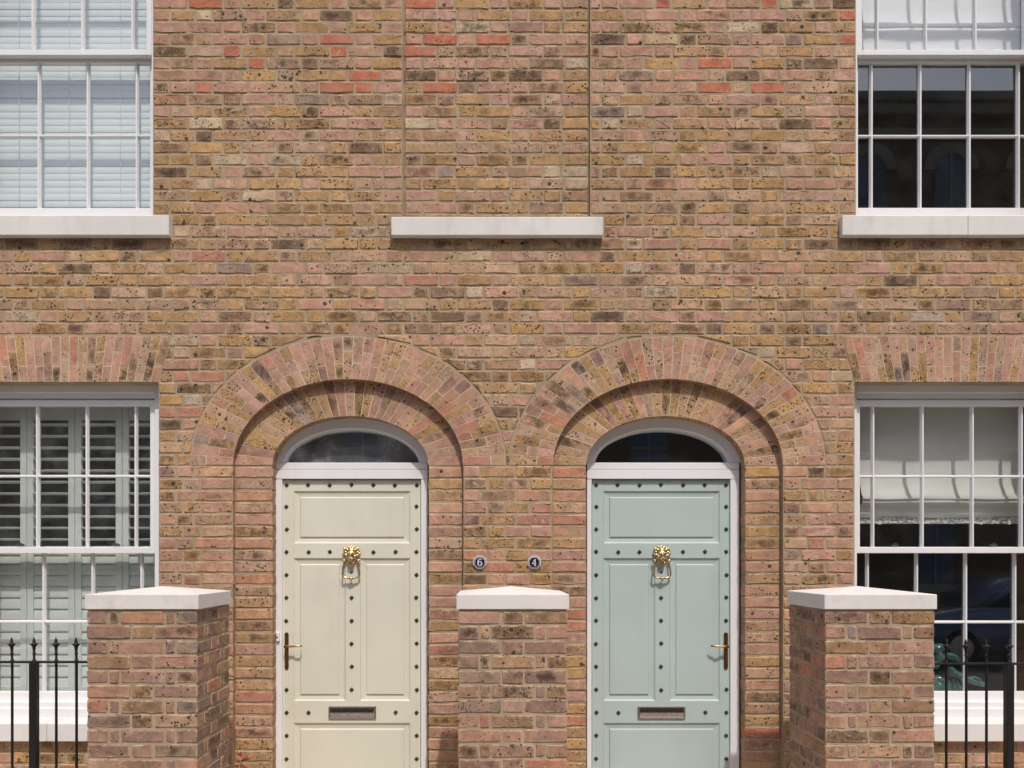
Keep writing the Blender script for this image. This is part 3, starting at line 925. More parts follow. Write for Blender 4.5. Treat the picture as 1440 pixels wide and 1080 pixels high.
# ------------------------------------------------------------------ shutters, blinds
def shutter(xl, xr, yt, yb, rail_t, rail_b, first, pitch, last, closed, label, y=.262):
    t = tag(empty('window_shutter', None, (X((xl + xr) / 2, y), y, Z(yb, y))), label, 'shutter', 'sage shutters in the ground-floor window')
    bpy.context.view_layer.update()
    m = MB(); st = 9.3; g = .35
    m.pbox(xl + g, xl + st, yt, yb, y, y + .028); m.pbox(xr - st, xr - g, yt, yb, y, y + .028)
    m.pbox(xl + st, xr - st, yt, yt + rail_t, y + .0005, y + .0275); m.pbox(xl + st, xr - st, yb - rail_b, yb, y + .0005, y + .0275)
    keep(m.build('frame', 'shutter', bevel=.002), t)
    ym = y + .014; proto = None
    py = first
    while py <= last:
        w, th = (.0385 if closed else .032), .0055
        pr = [(math.cos(a) * w, math.sin(a) * th) for a in [2 * math.pi * k / 12 for k in range(12)]]
        ang = R(81) if closed else R(-9)
        pts = [(a * math.cos(ang) - b * math.sin(ang), a * math.sin(ang) + b * math.cos(ang)) for a, b in pr]
        if proto is None:
            x0, x1 = X(xl + st, y) + .001, X(xr - st, y) - .001; xm = (x0 + x1) / 2
            vs = [(x0 - xm, a, b) for a, b in pts] + [(x1 - xm, a, b) for a, b in pts]
            n = 12
            fs = [tuple(range(n)), tuple(range(2 * n - 1, n - 1, -1))] + [(i, (i + 1) % n, (i + 1) % n + n, i + n) for i in range(n)]
            mb = MB(); mb.add(vs, fs)
            o = mb.build('slat', 'shutter'); proto = o
        else:
            o = proto.copy(); COL.objects.link(o)
        o.location = (xm, ym, Z(py, ym)); keep(o, t)
        py += pitch
    if not closed:
        m = MB(); xr_ = X(xl + st + 11, y); m.box(xr_, xr_ + .006, y - .020, y - .014, Z(yb - rail_b - 6, y), Z(yt + rail_t + 6, y))
        keep(m.build('tilt_rod', 'shutter'), t)
    return t
ORD = ('nearest the brick pier', 'second from the brick pier', 'third from the brick pier', 'partly cut by the photo edge')
for k, (a, b) in enumerate(((171.7, 239), (105, 171.7), (37.5, 105), (-29.5, 37.5))):
    shutter(a, b, 560, 775, 31, 7, 597.8, 16.1, 766, False, 'upper sage shutter leaf with open slats, ' + ORD[k])
    shutter(a, b, 776, 985, 4, 20, 784.5, 15.9, 966, True, 'lower sage shutter leaf with closed slats, ' + ORD[k])

def strip_cloth(profile, x0, x1, nx, name, mat, parent=None, sag=0.0, thick=.004):
    """cloth hanging as a profile of (depth, z) drawn across x, with soft sag"""
    mb = MB(); n = len(profile); vs = []
    for side in (0, 1):
        for i in range(nx + 1):
            u = i / nx
            for j, (y, z) in enumerate(profile):
                w = math.sin(u * math.pi * 3.0 + j) * .003 + math.sin(u * 17 + j * .7) * .0015
                s = sag * (abs(((u * 3) % 1) - .5) - .25) * (j / n)
                vs.append((x0 + (x1 - x0) * u, y + w + (thick if side else 0), z + s))
    fs = []
    o = (nx + 1) * n
    for i in range(nx):
        for j in range(n - 1):
            a = i * n + j
            fs.append((a, a + n, a + n + 1, a + 1)); fs.append((o + a, o + a + 1, o + a + n + 1, o + a + n))
    mb.add(vs, fs)
    ob = mb.build(name, mat, smooth=True)
    return keep(ob, parent) if parent else ob
def zz(py, y=.29): return Z(py, y)
rb = tag(empty('roman_blind', None, (X(1336, .29), .29, zz(560))), 'ivory roman blind with folds and lace hem in the lower window', 'blind', 'roman blinds')
bpy.context.view_layer.update()
Yb = .292
strip_cloth([(Yb, zz(548)), (Yb, zz(600)), (Yb, zz(634)), (Yb - .006, zz(636)), (Yb, zz(638.5)), (Yb + .002, zz(660)), (Yb - .004, zz(680)), (Yb - .030, zz(695)), (Yb - .050, zz(701)), (Yb - .046, zz(704)), (Yb - .01, zz(702))],
            X(1209, Yb), X(1434, Yb), 40, 'fabric', 'linen', rb, .010)
strip_cloth([(Yb - .008, zz(700)), (Yb - .040, zz(704)), (Yb - .045, zz(708)), (Yb - .02, zz(709.5)), (Yb - .004, zz(712)), (Yb, zz(720)), (Yb - .002, zz(728))],
            X(1209, Yb), X(1434, Yb), 40, 'fold', 'linen', rb, .008)
# lace hem with a scalloped leafy edge, real openings
mb = MB()
x0, x1 = X(1209, Yb), X(1434, Yb); n = 34
for k in range(n):
    xa, xb = x0 + (x1 - x0) * k / n, x0 + (x1 - x0) * (k + 1) / n; xm = (xa + xb) / 2; r_ = (xb - xa) / 2
    zt, zb = zz(728), zz(736.5 + (k % 3 == 1) * .8)
    for q in range(5):
        a = rnd.random() * 6.28; rr = r_ * (.35 + .3 * rnd.random())
        cxx, czz = xm + math.cos(a) * r_ * .6, zt + (zb - zt) * (.1 + .8 * rnd.random())
        mb.prism([(cxx + math.cos(t) * rr * 1.2, czz + math.sin(t) * rr * .8) for t in [k2 * math.pi / 4 for k2 in range(8)]], Yb - .004 + .0006 * q + .0001 * (k % 5), Yb - .002 + .0006 * q + .0001 * (k % 5))
keep(mb.build('lace_hem', 'linen'), rb)
keep(MB().box(x0, x1, Yb, Yb + .001, zz(736.6), zz(726)).build('hem_band', 'net'), rb)
rb2 = tag(empty('roman_blind', None, (X(1336, .29), .29, zz(-140))), 'white roman blind with gathered folds in the upper window', 'blind', 'roman blinds')
bpy.context.view_layer.update()
strip_cloth([(Yb, zz(-150)), (Yb - .004, zz(-60)), (Yb, zz(10)), (Yb - .01, zz(30)), (Yb - .03, zz(38)), (Yb - .035, zz(41)), (Yb - .012, zz(42))],
            X(1211, Yb), X(1436, Yb), 40, 'fabric', 'voile', rb2, .006)
strip_cloth([(Yb - .01, zz(40)), (Yb - .034, zz(44)), (Yb - .036, zz(48)), (Yb - .012, zz(50)), (Yb - .006, zz(62)), (Yb - .016, zz(74)), (Yb - .03, zz(82))],
            X(1211, Yb), X(1436, Yb), 40, 'fold', 'voile', rb2, .014)
vb = tag(empty('venetian_blind', None, (X(80, .27), .27, Z(-140, .27))), 'white slatted blind closed behind the upper window', 'blind')
bpy.context.view_layer.update()
proto = None; py = -146
Yv = .265
while py < 292:
    if proto is None:
        x0, x1 = X(-48, Yv), X(216, Yv); xm = (x0 + x1) / 2; ang = R(84)
        pr = [(-.027, -.0005), (-.013, .0022), (0, .003), (.013, .0022), (.027, -.0005), (.027, -.002), (0, .0012), (-.027, -.002)]
        pts = [(a * math.cos(ang) - b * math.sin(ang), a * math.sin(ang) + b * math.cos(ang)) for a, b in pr]
        n = len(pts); vs = [(x0 - xm, a, b) for a, b in pts] + [(x1 - xm, a, b) for a, b in pts]
        m = MB(); m.add(vs, [tuple(range(n)), tuple(range(2 * n - 1, n - 1, -1))] + [(i, (i + 1) % n, (i + 1) % n + n, i + n) for i in range(n)])
        o = m.build('slat', 'venetian'); proto = o
    else:
        o = proto.copy(); COL.objects.link(o)
    o.location = (xm, Yv + rnd.gauss(0, .0008), Z(py, Yv)); o.rotation_euler = (R(rnd.gauss(0, .3)), 0, 0); keep(o, vb)
    py += 9.6
for px in (-20, 28, 98, 170):
    m = MB(); m.box(X(px, Yv), X(px, Yv) + .003, Yv - .016, Yv - .013, Z(290, Yv), Z(-150, Yv)); keep(m.build('ladder_cord', 'voile'), vb)

# ------------------------------------------------------------------ doors
DY, DF = .171, .150                    # door face and frame face
def rect_loops(mb, x0, x1, py0, py1, y, steps):
    """a moulded panel: rectangles inset by pixels, each at its own depth"""
    vs, fs = [], []
    for ins, d in steps:
        vs += [(X(x0 + ins, y), y + d, Z(py1 - ins, y)), (X(x1 - ins, y), y + d, Z(py1 - ins, y)), (X(x1 - ins, y), y + d, Z(py0 + ins, y)), (X(x0 + ins, y), y + d, Z(py0 + ins, y))]
    for i in range(len(steps) - 1):
        for k in range(4):
            a, b_ = i * 4 + k, i * 4 + (k + 1) % 4
            fs.append((a, b_, b_ + 4, a + 4))
    o = (len(steps) - 1) * 4
    fs.append((o, o + 1, o + 2, o + 3))
    mb.add(vs, fs)
STUD = None
def lion_mesh():
    s = .001
    mb = MB()
    def E(c, r, rot=None, seg=10, rings=7): mb.ball(tuple(v * s for v in c), tuple(v * s for v in r), rot, seg, rings)
    E((0, -4, 10), (47, 15, 52), None, 18, 9); E((0, -4, -24), (32, 14, 34), None, 14, 8)
    for rad, n, ln, wd, yy, off in ((47, 17, 14, 9.5, -7, .1), (39, 13, 14, 9.5, -16, .33)):
        for k in range(n):
            a = 2 * math.pi * k / n + off
            lowr = max(0.0, -math.sin(a))                               # the mane draws in towards the chin
            rot = Matrix.Rotation(-a + math.pi / 2 + .35 * (1 if k % 2 else -1), 3, 'Y')
            E((math.cos(a) * rad * (1 - .30 * lowr), yy, math.sin(a) * rad * (1.02 - .08 * lowr) + 8), (wd, 9, ln), rot, 8, 6)
    E((0, -22, 2), (31, 25, 42), None, 16, 10)                          # face
    E((0, -22, 34), (26, 18, 18), None, 12, 8)                          # forehead
    E((0, -38, -22), (17, 17, 15), None, 12, 8)                         # muzzle
    E((-8, -47, -20), (9.5, 8, 8)); E((8, -47, -20), (9.5, 8, 8))
    E((0, -44, 4), (6, 9, 24), Matrix.Rotation(R(-12), 3, 'X'))         # bridge of the nose
    E((0, -54, -12), (9, 5, 5))                                         # nose
    E((-16, -38, 18), (14, 8, 5), Matrix.Rotation(R(-24), 3, 'Y')); E((16, -38, 18), (14, 8, 5), Matrix.Rotation(R(24), 3, 'Y'))   # brows
    E((-15, -36, 8), (5, 4, 3.5)); E((15, -36, 8), (5, 4, 3.5))         # eyes
    E((-24, -28, -8), (10, 11, 15)); E((24, -28, -8), (10, 11, 15))     # cheeks
    E((-40, -18, 42), (9, 9, 15), Matrix.Rotation(R(-35), 3, 'Y')); E((40, -18, 42), (9, 9, 15), Matrix.Rotation(R(35), 3, 'Y'))   # ears
    E((0, -34, -36), (12, 12, 7))                                       # lower lip
    for dx in (-13, 0, 13): E((dx, -28, -50), (8, 10, 19 - abs(dx) * .4), Matrix.Rotation(R(dx * 1.3), 3, 'Y'), 8, 6)              # beard
    return mb
def ring_mesh():
    s = .001; mb = MB()
    pts = [(-44, -22, -30), (-47, -24, -62), (-54, -27, -108), (-51, -28, -130), (-32, -29, -141), (0, -30, -144), (32, -29, -141), (51, -28, -130), (54, -27, -108), (47, -24, -62), (44, -22, -30)]
    sm = []
    for i in range(len(pts) - 1):
        p0, p1, p2, p3 = (Vector(pts[max(i - 1, 0)]), Vector(pts[i]), Vector(pts[i + 1]), Vector(pts[min(i + 2, len(pts) - 1)]))
        for k in range(4):
            t = k / 4
            sm.append(.5 * ((2 * p1) + (p2 - p0) * t + (2 * p0 - 5 * p1 + 4 * p2 - p3) * t * t + (3 * p1 - p0 - 3 * p2 + p3) * t ** 3))
    sm.append(Vector(pts[-1]))
    mb.tube([p * s for p in sm], .0058, 8)
    for sx in (-1, 1):
        mb.tube([(sx * .036, -.02, -.030), (sx * .058, -.02, -.030)], .008, 10)
    mb.ball((0, -.030, -.146), (.016, .013, .011), None, 12, 8)
    for dx in (-.016, 0, .016): mb.ball((dx, -.034, -.142), (.008, .008, .008), None, 8, 6)
    mb.tube([(0, -.028, -.15), (0, -.02, -.166)], [.008, .004], 8)
    return mb
def door(parent, dx, ic, mat, hinge_right, label, fan):
    """dx shifts the pixel measures of the cream door; ic is the frame's centre"""
    # frame
    fr = tag(empty('door_frame', None, (X(494 + dx, DF), DF, 0)))
    keep(fr, parent); bpy.context.view_layer.update()
    fl, fr_ = ic - 107.2, ic + 107.2
    m = MB()
    m.pbox(fl, 396.6 + dx, 673.5, 1158, DF, .26); m.pbox(591.9 + dx, fr_, 673.5, 1158, DF, .26)
    m.pbox(fl, fr_, 660.3, 673.5, DF - .003, .26)
    m.pbox(fl, fr_, 650.5, 659.9, DF, .26)
    keep(m.build('jamb', 'white', bevel=.0025), fr)
    n = 36; ys = 654.5; gc = 495.7 + dx - (0.6 if dx else 0)
    def half(c, a, b, cut):
        t0 = math.asin(min(1, max(0, (ys - cut) / b)))
        return [(X(c - a * math.cos(t0 + (math.pi - 2 * t0) * k / n), DF), Z(ys - b * math.sin(t0 + (math.pi - 2 * t0) * k / n), DF)) for k in range(n + 1)]
    mb = MB(); mb.band(half(gc, 95.8, 52.0, 650.3), half(ic, 110.5, 71.5, 650.3), DF + .001, .255)
    keep(mb.build('arched_head', 'white', bevel=.003), fr)
    mb = MB(); mb.band(half(gc, 93.5, 49.5, 650.3), half(gc, 97.5, 54, 650.3), DF + .02, .25)
    keep(mb.build('glazing_bead', 'white'), fr)
    arc = half(gc, 97, 53.4, 650.3)
    mb = MB(); mb.prism(arc, DF + .045, DF + .049)
    keep(mb.build('fanlight', fan), fr)
    # leaf
    d = tag(empty('front_door', None, (X(494 + dx, DY), DY, 0)), label)
    keep(d, parent); bpy.context.view_layer.update()
    m = MB(); y, yb = DY, DY + .042
    l, r_, pl, pr = 397.2 + dx, 591.4 + dx, 413.4 + dx, 576.6 + dx
    m.pbox(l, pl, 675.2, 1146, y, yb); m.pbox(pr, r_, 675.2, 1146, y, yb)
    for a, b_ in ((675.2, 690.6), (764.2, 785.0), (985.6, 1016.8), (1124, 1146)):
        m.pbox(pl, pr, a, b_, y + .0002, yb)
    m.pbox(485.8 + dx, 506.6 + dx, 785.0, 985.6, y + .0003, yb)
    keep(m.build('stiles_and_rails', mat, bevel=.0012), d)
    steps = ((0, .0002), (.5, .004), (1.5, .0075), (2.6, .009), (7.6, .0125), (8.3, .0125), (9.2, .0055), (9.8, .0045))
    for x0, x1, y0, y1 in ((pl, pr, 690.6, 764.2), (pl, 485.8 + dx, 785.0, 985.6), (506.6 + dx, pr, 785.0, 985.6), (pl, pr, 1016.8, 1124)):
        mb = MB(); rect_loops(mb, x0, x1, y0, y1, y, steps)
        keep(mb.build('panel', mat), d)
    # studs
    global STUD
    if STUD is None:
        a = .0148; mb = MB()
        vs = []
        for rr, h in ((a, 0), (a * .97, .003), (a * .45, .0095)):
            for k in range(8):
                t = k * math.pi / 4; q = rr * (1.0 if k % 2 == 0 else .80)
                vs.append((q * math.cos(t), -h, q * math.sin(t)))
        fs = [(i * 8 + k, i * 8 + (k + 1) % 8, i * 8 + 8 + (k + 1) % 8, i * 8 + 8 + k) for i in range(2) for k in range(8)] + [tuple(16 + k for k in range(8))]
        mb.add(vs, fs); STUD = mb.build('stud', 'stud')
        first = True
    else: first = False
    pos = [(x, 682) for x in (403, 433, 463.4, 494, 525, 555.6, 585.8)]
    col = [712.5, 744, 776, 808.3, 840.6, 872.8, 905, 937.4, 970, 1002, 1034.6, 1067, 1099, 1131]
    for x in (403, 585.8):
        hs = (x == 403) != hinge_right
        pos += [(x, y_) for y_ in col if not (hs and y_ in (905, 937.4))]
    pos += [(494.4, y_) for y_ in (840.6, 872.8, 905, 937.4, 970)] + [(x, 776) for x in (434, 464, 525, 556)] + [(434, 1002), (556, 1002)]
    for px, py in pos:
        if first: o = STUD; first = False
        else: o = STUD.copy(); COL.objects.link(o)
        o.parent = None
        o.location = (X(px + dx + rnd.gauss(0, .25), y), y + .0005, Z(py + rnd.gauss(0, .25), y)); o.rotation_euler = (0, R(rnd.gauss(0, 7)), 0); keep(o, d)
    # knocker, viewer
    k = lion_mesh().build('lion_knocker', 'brass', smooth=True)
    k.location = (X(494.6 + dx, y), y, Z(781.5, y)); keep(k, d)
    k = ring_mesh().build('knocker_ring', 'brass', smooth=True)
    k.location = (X(494.6 + dx, y), y, Z(781.5, y)); keep(k, d)
    m = MB(); m.lathe([(.008, 0), (.0085, .004), (.006, .006), (.001, .0062)], n=12)
    k = m.build('door_viewer', 'nickel', smooth=False); k.rotation_euler = (R(90), 0, 0); k.location = (X(494.6 + dx, y), y + .001, Z(804.5, y)); keep(k, d)
    # handle
    hx = 403.3 + dx if not hinge_right else 585.2 + dx
    sx = 1 if not hinge_right else -1
    m = MB(); w, h = L(2.9, y), L(26.2, y)
    cz = Z(915.2, y); cxh = X(hx, y)
    outl = [(cxh + w * math.cos(t), cz + h - w + w * math.sin(t)) for t in [math.pi * q / 8 for q in range(9)]] + [(cxh - w * math.cos(t), cz - h + w - w * math.sin(t)) for t in [math.pi * q / 8 for q in range(9)]]
    m.prism(outl, y - .007, y + .0005)
    keep(m.build('handle_plate', 'bronze', bevel=.002), d)
    m = MB(); zl = Z(908.5, y)
    m.tube([(cxh, y - .006, zl), (cxh, y - .034, zl)], [.0095, .0085], 10)
    m.tube([(cxh - sx * .008, y - .046, zl), (cxh + sx * .02, y - .048, zl + .001), (cxh + sx * .06, y - .049, zl + .003), (cxh + sx * .09, y - .047, zl + .004), (cxh + sx * .105, y - .038, zl + .005)], [.0075, .0072, .0062, .006, .0055], 10)
    m.tube([(cxh, y - .03, zl), (cxh, y - .05, zl)], .008, 10)
    keep(m.build('lever_handle', 'bronze', smooth=True), d)
    m = MB(); zk = Z(928, y); m.tube([(cxh, y - .006, zk), (cxh, y - .0095, zk)], .0075, 12); m.box(cxh - .004, cxh + .004, y - .0093, y - .006, zk - .022, zk)
    keep(m.build('lock_cylinder', 'nickel'), d)
    # letter plate
    m = MB(); x0, x1 = 461.8 + dx, 528.6 + dx
    m.pbox(x0, x1, 993.4, 996, y - .010, y + .001); m.pbox(x0, x1, 1008.4, 1011, y - .010, y + .001)
    m.pbox(x0, x0 + 2.6, 996, 1008.4, y - .0101, y + .001); m.pbox(x1 - 2.6, x1, 996, 1008.4, y - .0101, y + .001)
    keep(m.build('letter_plate', 'nickel', bevel=.0025), d)
    mb = MB(); n = 8; vs = []
    for i in range(n + 1):
        t = i / n; yy = y - .0045 - .0045 * math.sin(t * math.pi); zz_ = Z(1008.4, y) + (Z(996, y) - Z(1008.4, y)) * t
        vs += [(X(x0 + 2.8, y), yy, zz_), (X(x1 - 2.8, y), yy, zz_)]
    mb.add(vs, [(2 * i, 2 * i + 1, 2 * i + 3, 2 * i + 2) for i in range(n)])
    keep(mb.build('letter_flap', 'nickel', smooth=True), d)
    return fr, d
fr_l, door_l = door(house_l, 0.0, 494.2, 'cream', False, 'cream front door with black studs and lever on the left', 'fan_glass')
fr_r, door_r = door(house_r, 435.4, 932.6, 'blue', True, 'pale blue-green front door with black studs and lever on the right', 'glass')
m = MB(); m.pbox(388.2, 392.8, 889.5, 901.8, DF - .016, DF + .001)
bell = keep(m.build('doorbell', 'plastic', bevel=.002), fr_l)
m = MB(); m.tube([(X(390.5, DF), DF - .0155, Z(895.5, DF)), (X(390.5, DF), DF - .019, Z(895.5, DF))], .0055, 12)
keep(m.build('bell_push', 'chrome'), fr_l)

# weep vents and air bricks
for px in (238, 389, 539, 644, 790, 913, 1164, 1216):
    m = MB(); m.pbox(px - 1.0, px + 1.0, 464.6, 468.2, -.002, .02)
    keep(m.build('weep_vent', 'vent'), house_of(px))
for px, h in ((103.5, house_l), (1412, house_r)):
    m = MB(); m.pbox(px - 20, px + 20, 1076.2, 1079.0, -.004, .05); m.pbox(px - 20, px + 20, 1087, 1091, -.004, .05)
    for k in range(12): m.pbox(px - 20 + k * 3.45, px - 20 + k * 3.45 + 1.7, 1079.0, 1087, -.003, .05)
    m.pbox(px - 20, px + 20, 1076.4, 1090.8, .03, .05)
    keep(m.build('air_brick', 'terracotta'), h)

# ------------------------------------------------------------------ brick piers
def pier(px_l, px_r, kf, phase, label, cap_px):
    yf = -DIST * (1 - 1 / kf)                     # front face
    x0, x1 = X(px_l, yf), X(px_r, yf)
    W = x1 - x0
    yb = yf + W
    zt = Z(857.6, yf) if True else 0
    t = tag(empty('brick_pier', None, ((x0 + x1) / 2, (yf + yb) / 2, 0)), label, 'pier', 'brick gate piers')
    bpy.context.view_layer.update()
    core = .0042
    keep(MB().box(x0 + core, x1 - core, yf + core, yb - core, 0, zt + .002).build('mortar_core', 'pier_mortar'), t)
    s = W / .5525
    S, H, c, g = .215 * s, .1025 * s, .046 * s, .010 * s
    A = [('S', S), ('H', H), ('S', S)]; B = [('H', H), ('c', c), ('S', S), ('c', c), ('H', H)]
    seen, unseen = [], []
    weights = (('M', .34), ('P', .24), ('B', .14), ('T', .13), ('G', .07), ('O', .04), ('D', .04))
    n = int(zt / .0749)
    for r in range(n + 1):
        z1 = zt - .006 - r * .0749; z0 = z1 - .0645
        if z1 < .03: break
        z0 = max(z0, 0.002)
        typ = (r + phase) % 2
        seq = A if typ == 0 else B
        bucket = seen if z1 > .50 else unseen
        u = x0
        for i, (nm, w) in enumerate(seq):
            end = i in (0, len(seq) - 1)
            dep = (H if typ == 0 else S) if end else .09
            jz = rnd.gauss(0, .0012)
            poly = [(u + (0 if i == 0 else rnd.gauss(0, .0015)), z0 + jz), (u + w, z0 + jz + rnd.gauss(0, .0012)), (u + w, z1 + jz + rnd.gauss(0, .001)), (u, z1 + jz)]
            bucket.append(brick_data(poly, yf + rnd.gauss(-.0005, .0012), dep, pick(weights), FRONT, bevel=.0045, rough=.0020, step=.05, shade=.86))
            u += w + g
        # flanks: what is left between the corner bricks
        rest = [('c', c), ('S', S), ('c', c), ('H', H)] if typ == 0 else [('H', H), ('S', S)]
        off = (H if typ == 0 else S) + g
        for side in (1, -1):
            v = yf + off
            for nm, w in rest:
                jz = rnd.gauss(0, .0012)
                if side > 0:
                    to = lambda a, b_, d_, x1=x1: (x1 - d_, a, b_); a0, a1 = v, v + w
                else:
                    to = lambda a, b_, d_, x0=x0: (x0 + d_, -a, b_); a0, a1 = -(v + w), -v
                poly = [(a0, z0 + jz), (a1, z0 + jz), (a1, z1 + jz), (a0, z1 + jz)]
                bucket.append(brick_data(poly, rnd.gauss(-.0005, .0012), .06, pick(weights), to, bevel=.0045, rough=.0020, step=.05, shade=.86))
                v += w + g
    for b in seen: keep(brick_object('brick', [b], None), t)
    tag(keep(brick_object('brickwork', unseen, None), t), kind='stuff')
    # coping: a slab with a low pyramid top
    ov = .0085; a0, a1, b0, b1 = x0 - ov, x1 + ov, yf - ov, yb + ov
    z0, z1 = zt + .003, Z(836, yf - ov); zp = z1 + .034
    mb = MB(); mb.add([(a0, b0, z0), (a1, b0, z0), (a1, b1, z0), (a0, b1, z0), (a0, b0, z1), (a1, b0, z1), (a1, b1, z1), (a0, b1, z1), ((a0 + a1) / 2, (b0 + b1) / 2, zp)],
                      [(0, 3, 2, 1), (0, 1, 5, 4), (1, 2, 6, 5), (2, 3, 7, 6), (3, 0, 4, 7), (4, 5, 8), (5, 6, 8), (6, 7, 8), (7, 4, 8)])
    keep(mb.build('coping_stone', 'cap', bevel=.0025), t)
    return yf, yb, x0, x1
pl = pier(122.3, 277.4, 1.24, 1, 'brick pier with pale coping in front of the shuttered window', None)
pm = pier(644.2, 797.8, 1.24, 0, 'brick pier with pale coping under the two number plates', None)
pr = pier(1161.0, 1314.4, 1.24, 0, 'brick pier with pale coping beside the teal sculpture and right railing', None)

# ------------------------------------------------------------------ iron railings
RY = -DIST * (1 - 1 / 1.160)
def railing(bars, post, x_from, x_to, rail_y, label):
    t = tag(empty('iron_railing', None, (X((x_from + x_to) / 2, RY), RY, 0)), label, 'railing', 'black iron railings')
    bpy.context.view_layer.update()
    xa, xb = X(x_from, RY), X(x_to, RY)
    zr = Z(rail_y, RY)
    keep(MB().box(xa, xb, RY - .019, RY + .019, zr - .006, zr + .004).build('top_rail', 'iron', bevel=.0015), t)
    keep(MB().box(xa, xb, RY - .019, RY + .019, .10, .11).build('bottom_rail', 'iron', bevel=.0015), t)
    u = L(1, RY)
    prof = [(3.0 * u, 0), (3.2 * u, .6 * u), (1.9 * u, 2.4 * u), (1.6 * u, 6 * u), (1.7 * u, 9.6 * u), (2.5 * u, 10.2 * u), (2.6 * u, 11.2 * u), (1.8 * u, 12 * u), (1.8 * u, 15 * u), (2.5 * u, 20 * u),
            (4.2 * u, 22.6 * u), (6.0 * u, 24.0 * u), (5.8 * u, 24.6 * u), (3.2 * u, 24.8 * u), (2.3 * u, 26.2 * u), (2.2 * u, 28 * u), (1.5 * u, 31 * u), (.3 * u, 34 * u)]
    fin = None
    for px in bars:
        x = X(px, RY); w = .0195 if px in post else .0072
        if px in post: b = MB().box(x - w, x + w, RY - w, RY + w, 0, zr - .0062).build('post', 'iron', bevel=.002)
        else: b = MB().tube([(x, RY, .0), (x, RY, zr - .006)], w, 10).build('baluster', 'iron', smooth=False)
        keep(b, t); bpy.context.view_layer.update()
        if fin is None: f = fin = MB().lathe(prof, n=12).build('finial', 'iron', smooth=True)
        else: f = fin.copy(); COL.objects.link(f)
        f.location = (x, RY, zr + .003); f.rotation_euler = (R(rnd.gauss(0, 1)), R(rnd.gauss(0, 1)), rnd.random()); keep(f, b)
    return t
railing((-44, -14, 17.2, 48, 79.2, 107.7), (48,), -60, 128.5, 930.6, 'black iron railing with spear finials before the shuttered window')
railing((1330.8, 1358.8, 1387.2, 1418.5, 1449.5, 1478), (1418.5,), 1306, 1500, 933.0, 'black iron railing with spear finials before the teal sculpture')

# ------------------------------------------------------------------ number plates
def octagon(cx, cz, r, rot=math.pi / 8): return [(cx + r * math.cos(rot + k * math.pi / 4), cz + r * math.sin(rot + k * math.pi / 4)) for k in range(8)]
def stroke(pts, ws):
    """a pen stroke of varying width as a closed outline"""
    l, r_ = [], []
    for i, p in enumerate(pts):
        a, b = Vector(pts[max(i - 1, 0)]), Vector(pts[min(i + 1, len(pts) - 1)])
        t = (b - a).normalized(); n = Vector((-t.y, t.x)); p = Vector(p)
        l.append(tuple(p + n * ws[i] / 2)); r_.append(tuple(p - n * ws[i] / 2))
    return l, r_
def plate(px, py, digit, label):
    x, z = X(px), Z(py); u = L(1)
    y = -.012
    t = tag(empty('number_plate', None, (x, y, z)), label, 'house number', 'house number plates')
    bpy.context.view_layer.update()
    R8 = 9.2 * u / math.cos(math.pi / 8)
    mb = MB(); mb.prism(octagon(x, z, R8), y, .003); keep(mb.build('backing_plate', 'enamel', bevel=.0015), t)
    mb = MB(); mb.prism(octagon(x, z, R8 * .885), y - .0012, y + .001); keep(mb.build('outer_field', 'enamel_black'), t)
    mb = MB(); mb.prism(octagon(x, z, R8 * .79), y - .0022, y); keep(mb.build('border_line', 'enamel'), t)
    mb = MB(); mb.prism(octagon(x, z, R8 * .725), y - .0032, y - .001); keep(mb.build('inner_field', 'enamel_black'), t)
    y0, y1 = y - .0052, y - .003
    mb = MB()
    def st(pts, ws):
        l, r_ = stroke([(x + a * u, z + b * u) for a, b in pts], [w * u for w in ws])
        mb.band(l, r_, y0, y1)
    if digit == '6':
        key = [(2.2, 3.4), (1.5, 4.5), (.2, 4.9), (-1.2, 4.1), (-2.2, 2.2), (-2.55, -.6), (-2.3, -2.7), (-1.4, -4.2), (0, -4.8), (1.5, -4.2), (2.4, -2.6), (2.4, -1.0), (1.7, .5), (.3, 1.1), (-1.1, .6), (-2.1, -.8)]
        kw = [1.3, 1.0, .8, 1.1, 1.5, 1.75, 1.6, 1.2, .8, 1.2, 1.6, 1.6, 1.2, .8, .8, .8]
        pts, ws = [], []
        for q in range(len(key) - 1):
            p0, p1, p2, p3 = (Vector(key[max(q - 1, 0)]), Vector(key[q]), Vector(key[q + 1]), Vector(key[min(q + 2, len(key) - 1)]))
            for e in range(3):
                f = e / 3
                v = .5 * ((2 * p1) + (p2 - p0) * f + (2 * p0 - 5 * p1 + 4 * p2 - p3) * f * f + (3 * p1 - p0 - 3 * p2 + p3) * f ** 3)
                pts.append((v.x, v.y)); ws.append(kw[q] + (kw[q + 1] - kw[q]) * f)
        st(pts, ws)
    else:
        st([(.95, 4.7), (.95, -4.4)], [1.5, 1.5])
        st([(.55, 4.7), (-2.9, -1.55)], [.85, .85])
        st([(-3.3, -1.75), (2.8, -1.75)], [1.05, 1.05])
        st([(-.45, -4.55), (2.35, -4.55)], [.75, .75])
    keep(mb.build('numeral', 'enamel'), t)
plate(674.8, 790.8, '6', 'octagonal number plate reading 6, on the wall nearer the cream door')
plate(751.3, 791.0, '4', 'octagonal number plate reading 4, on the wall nearer the blue-green door')

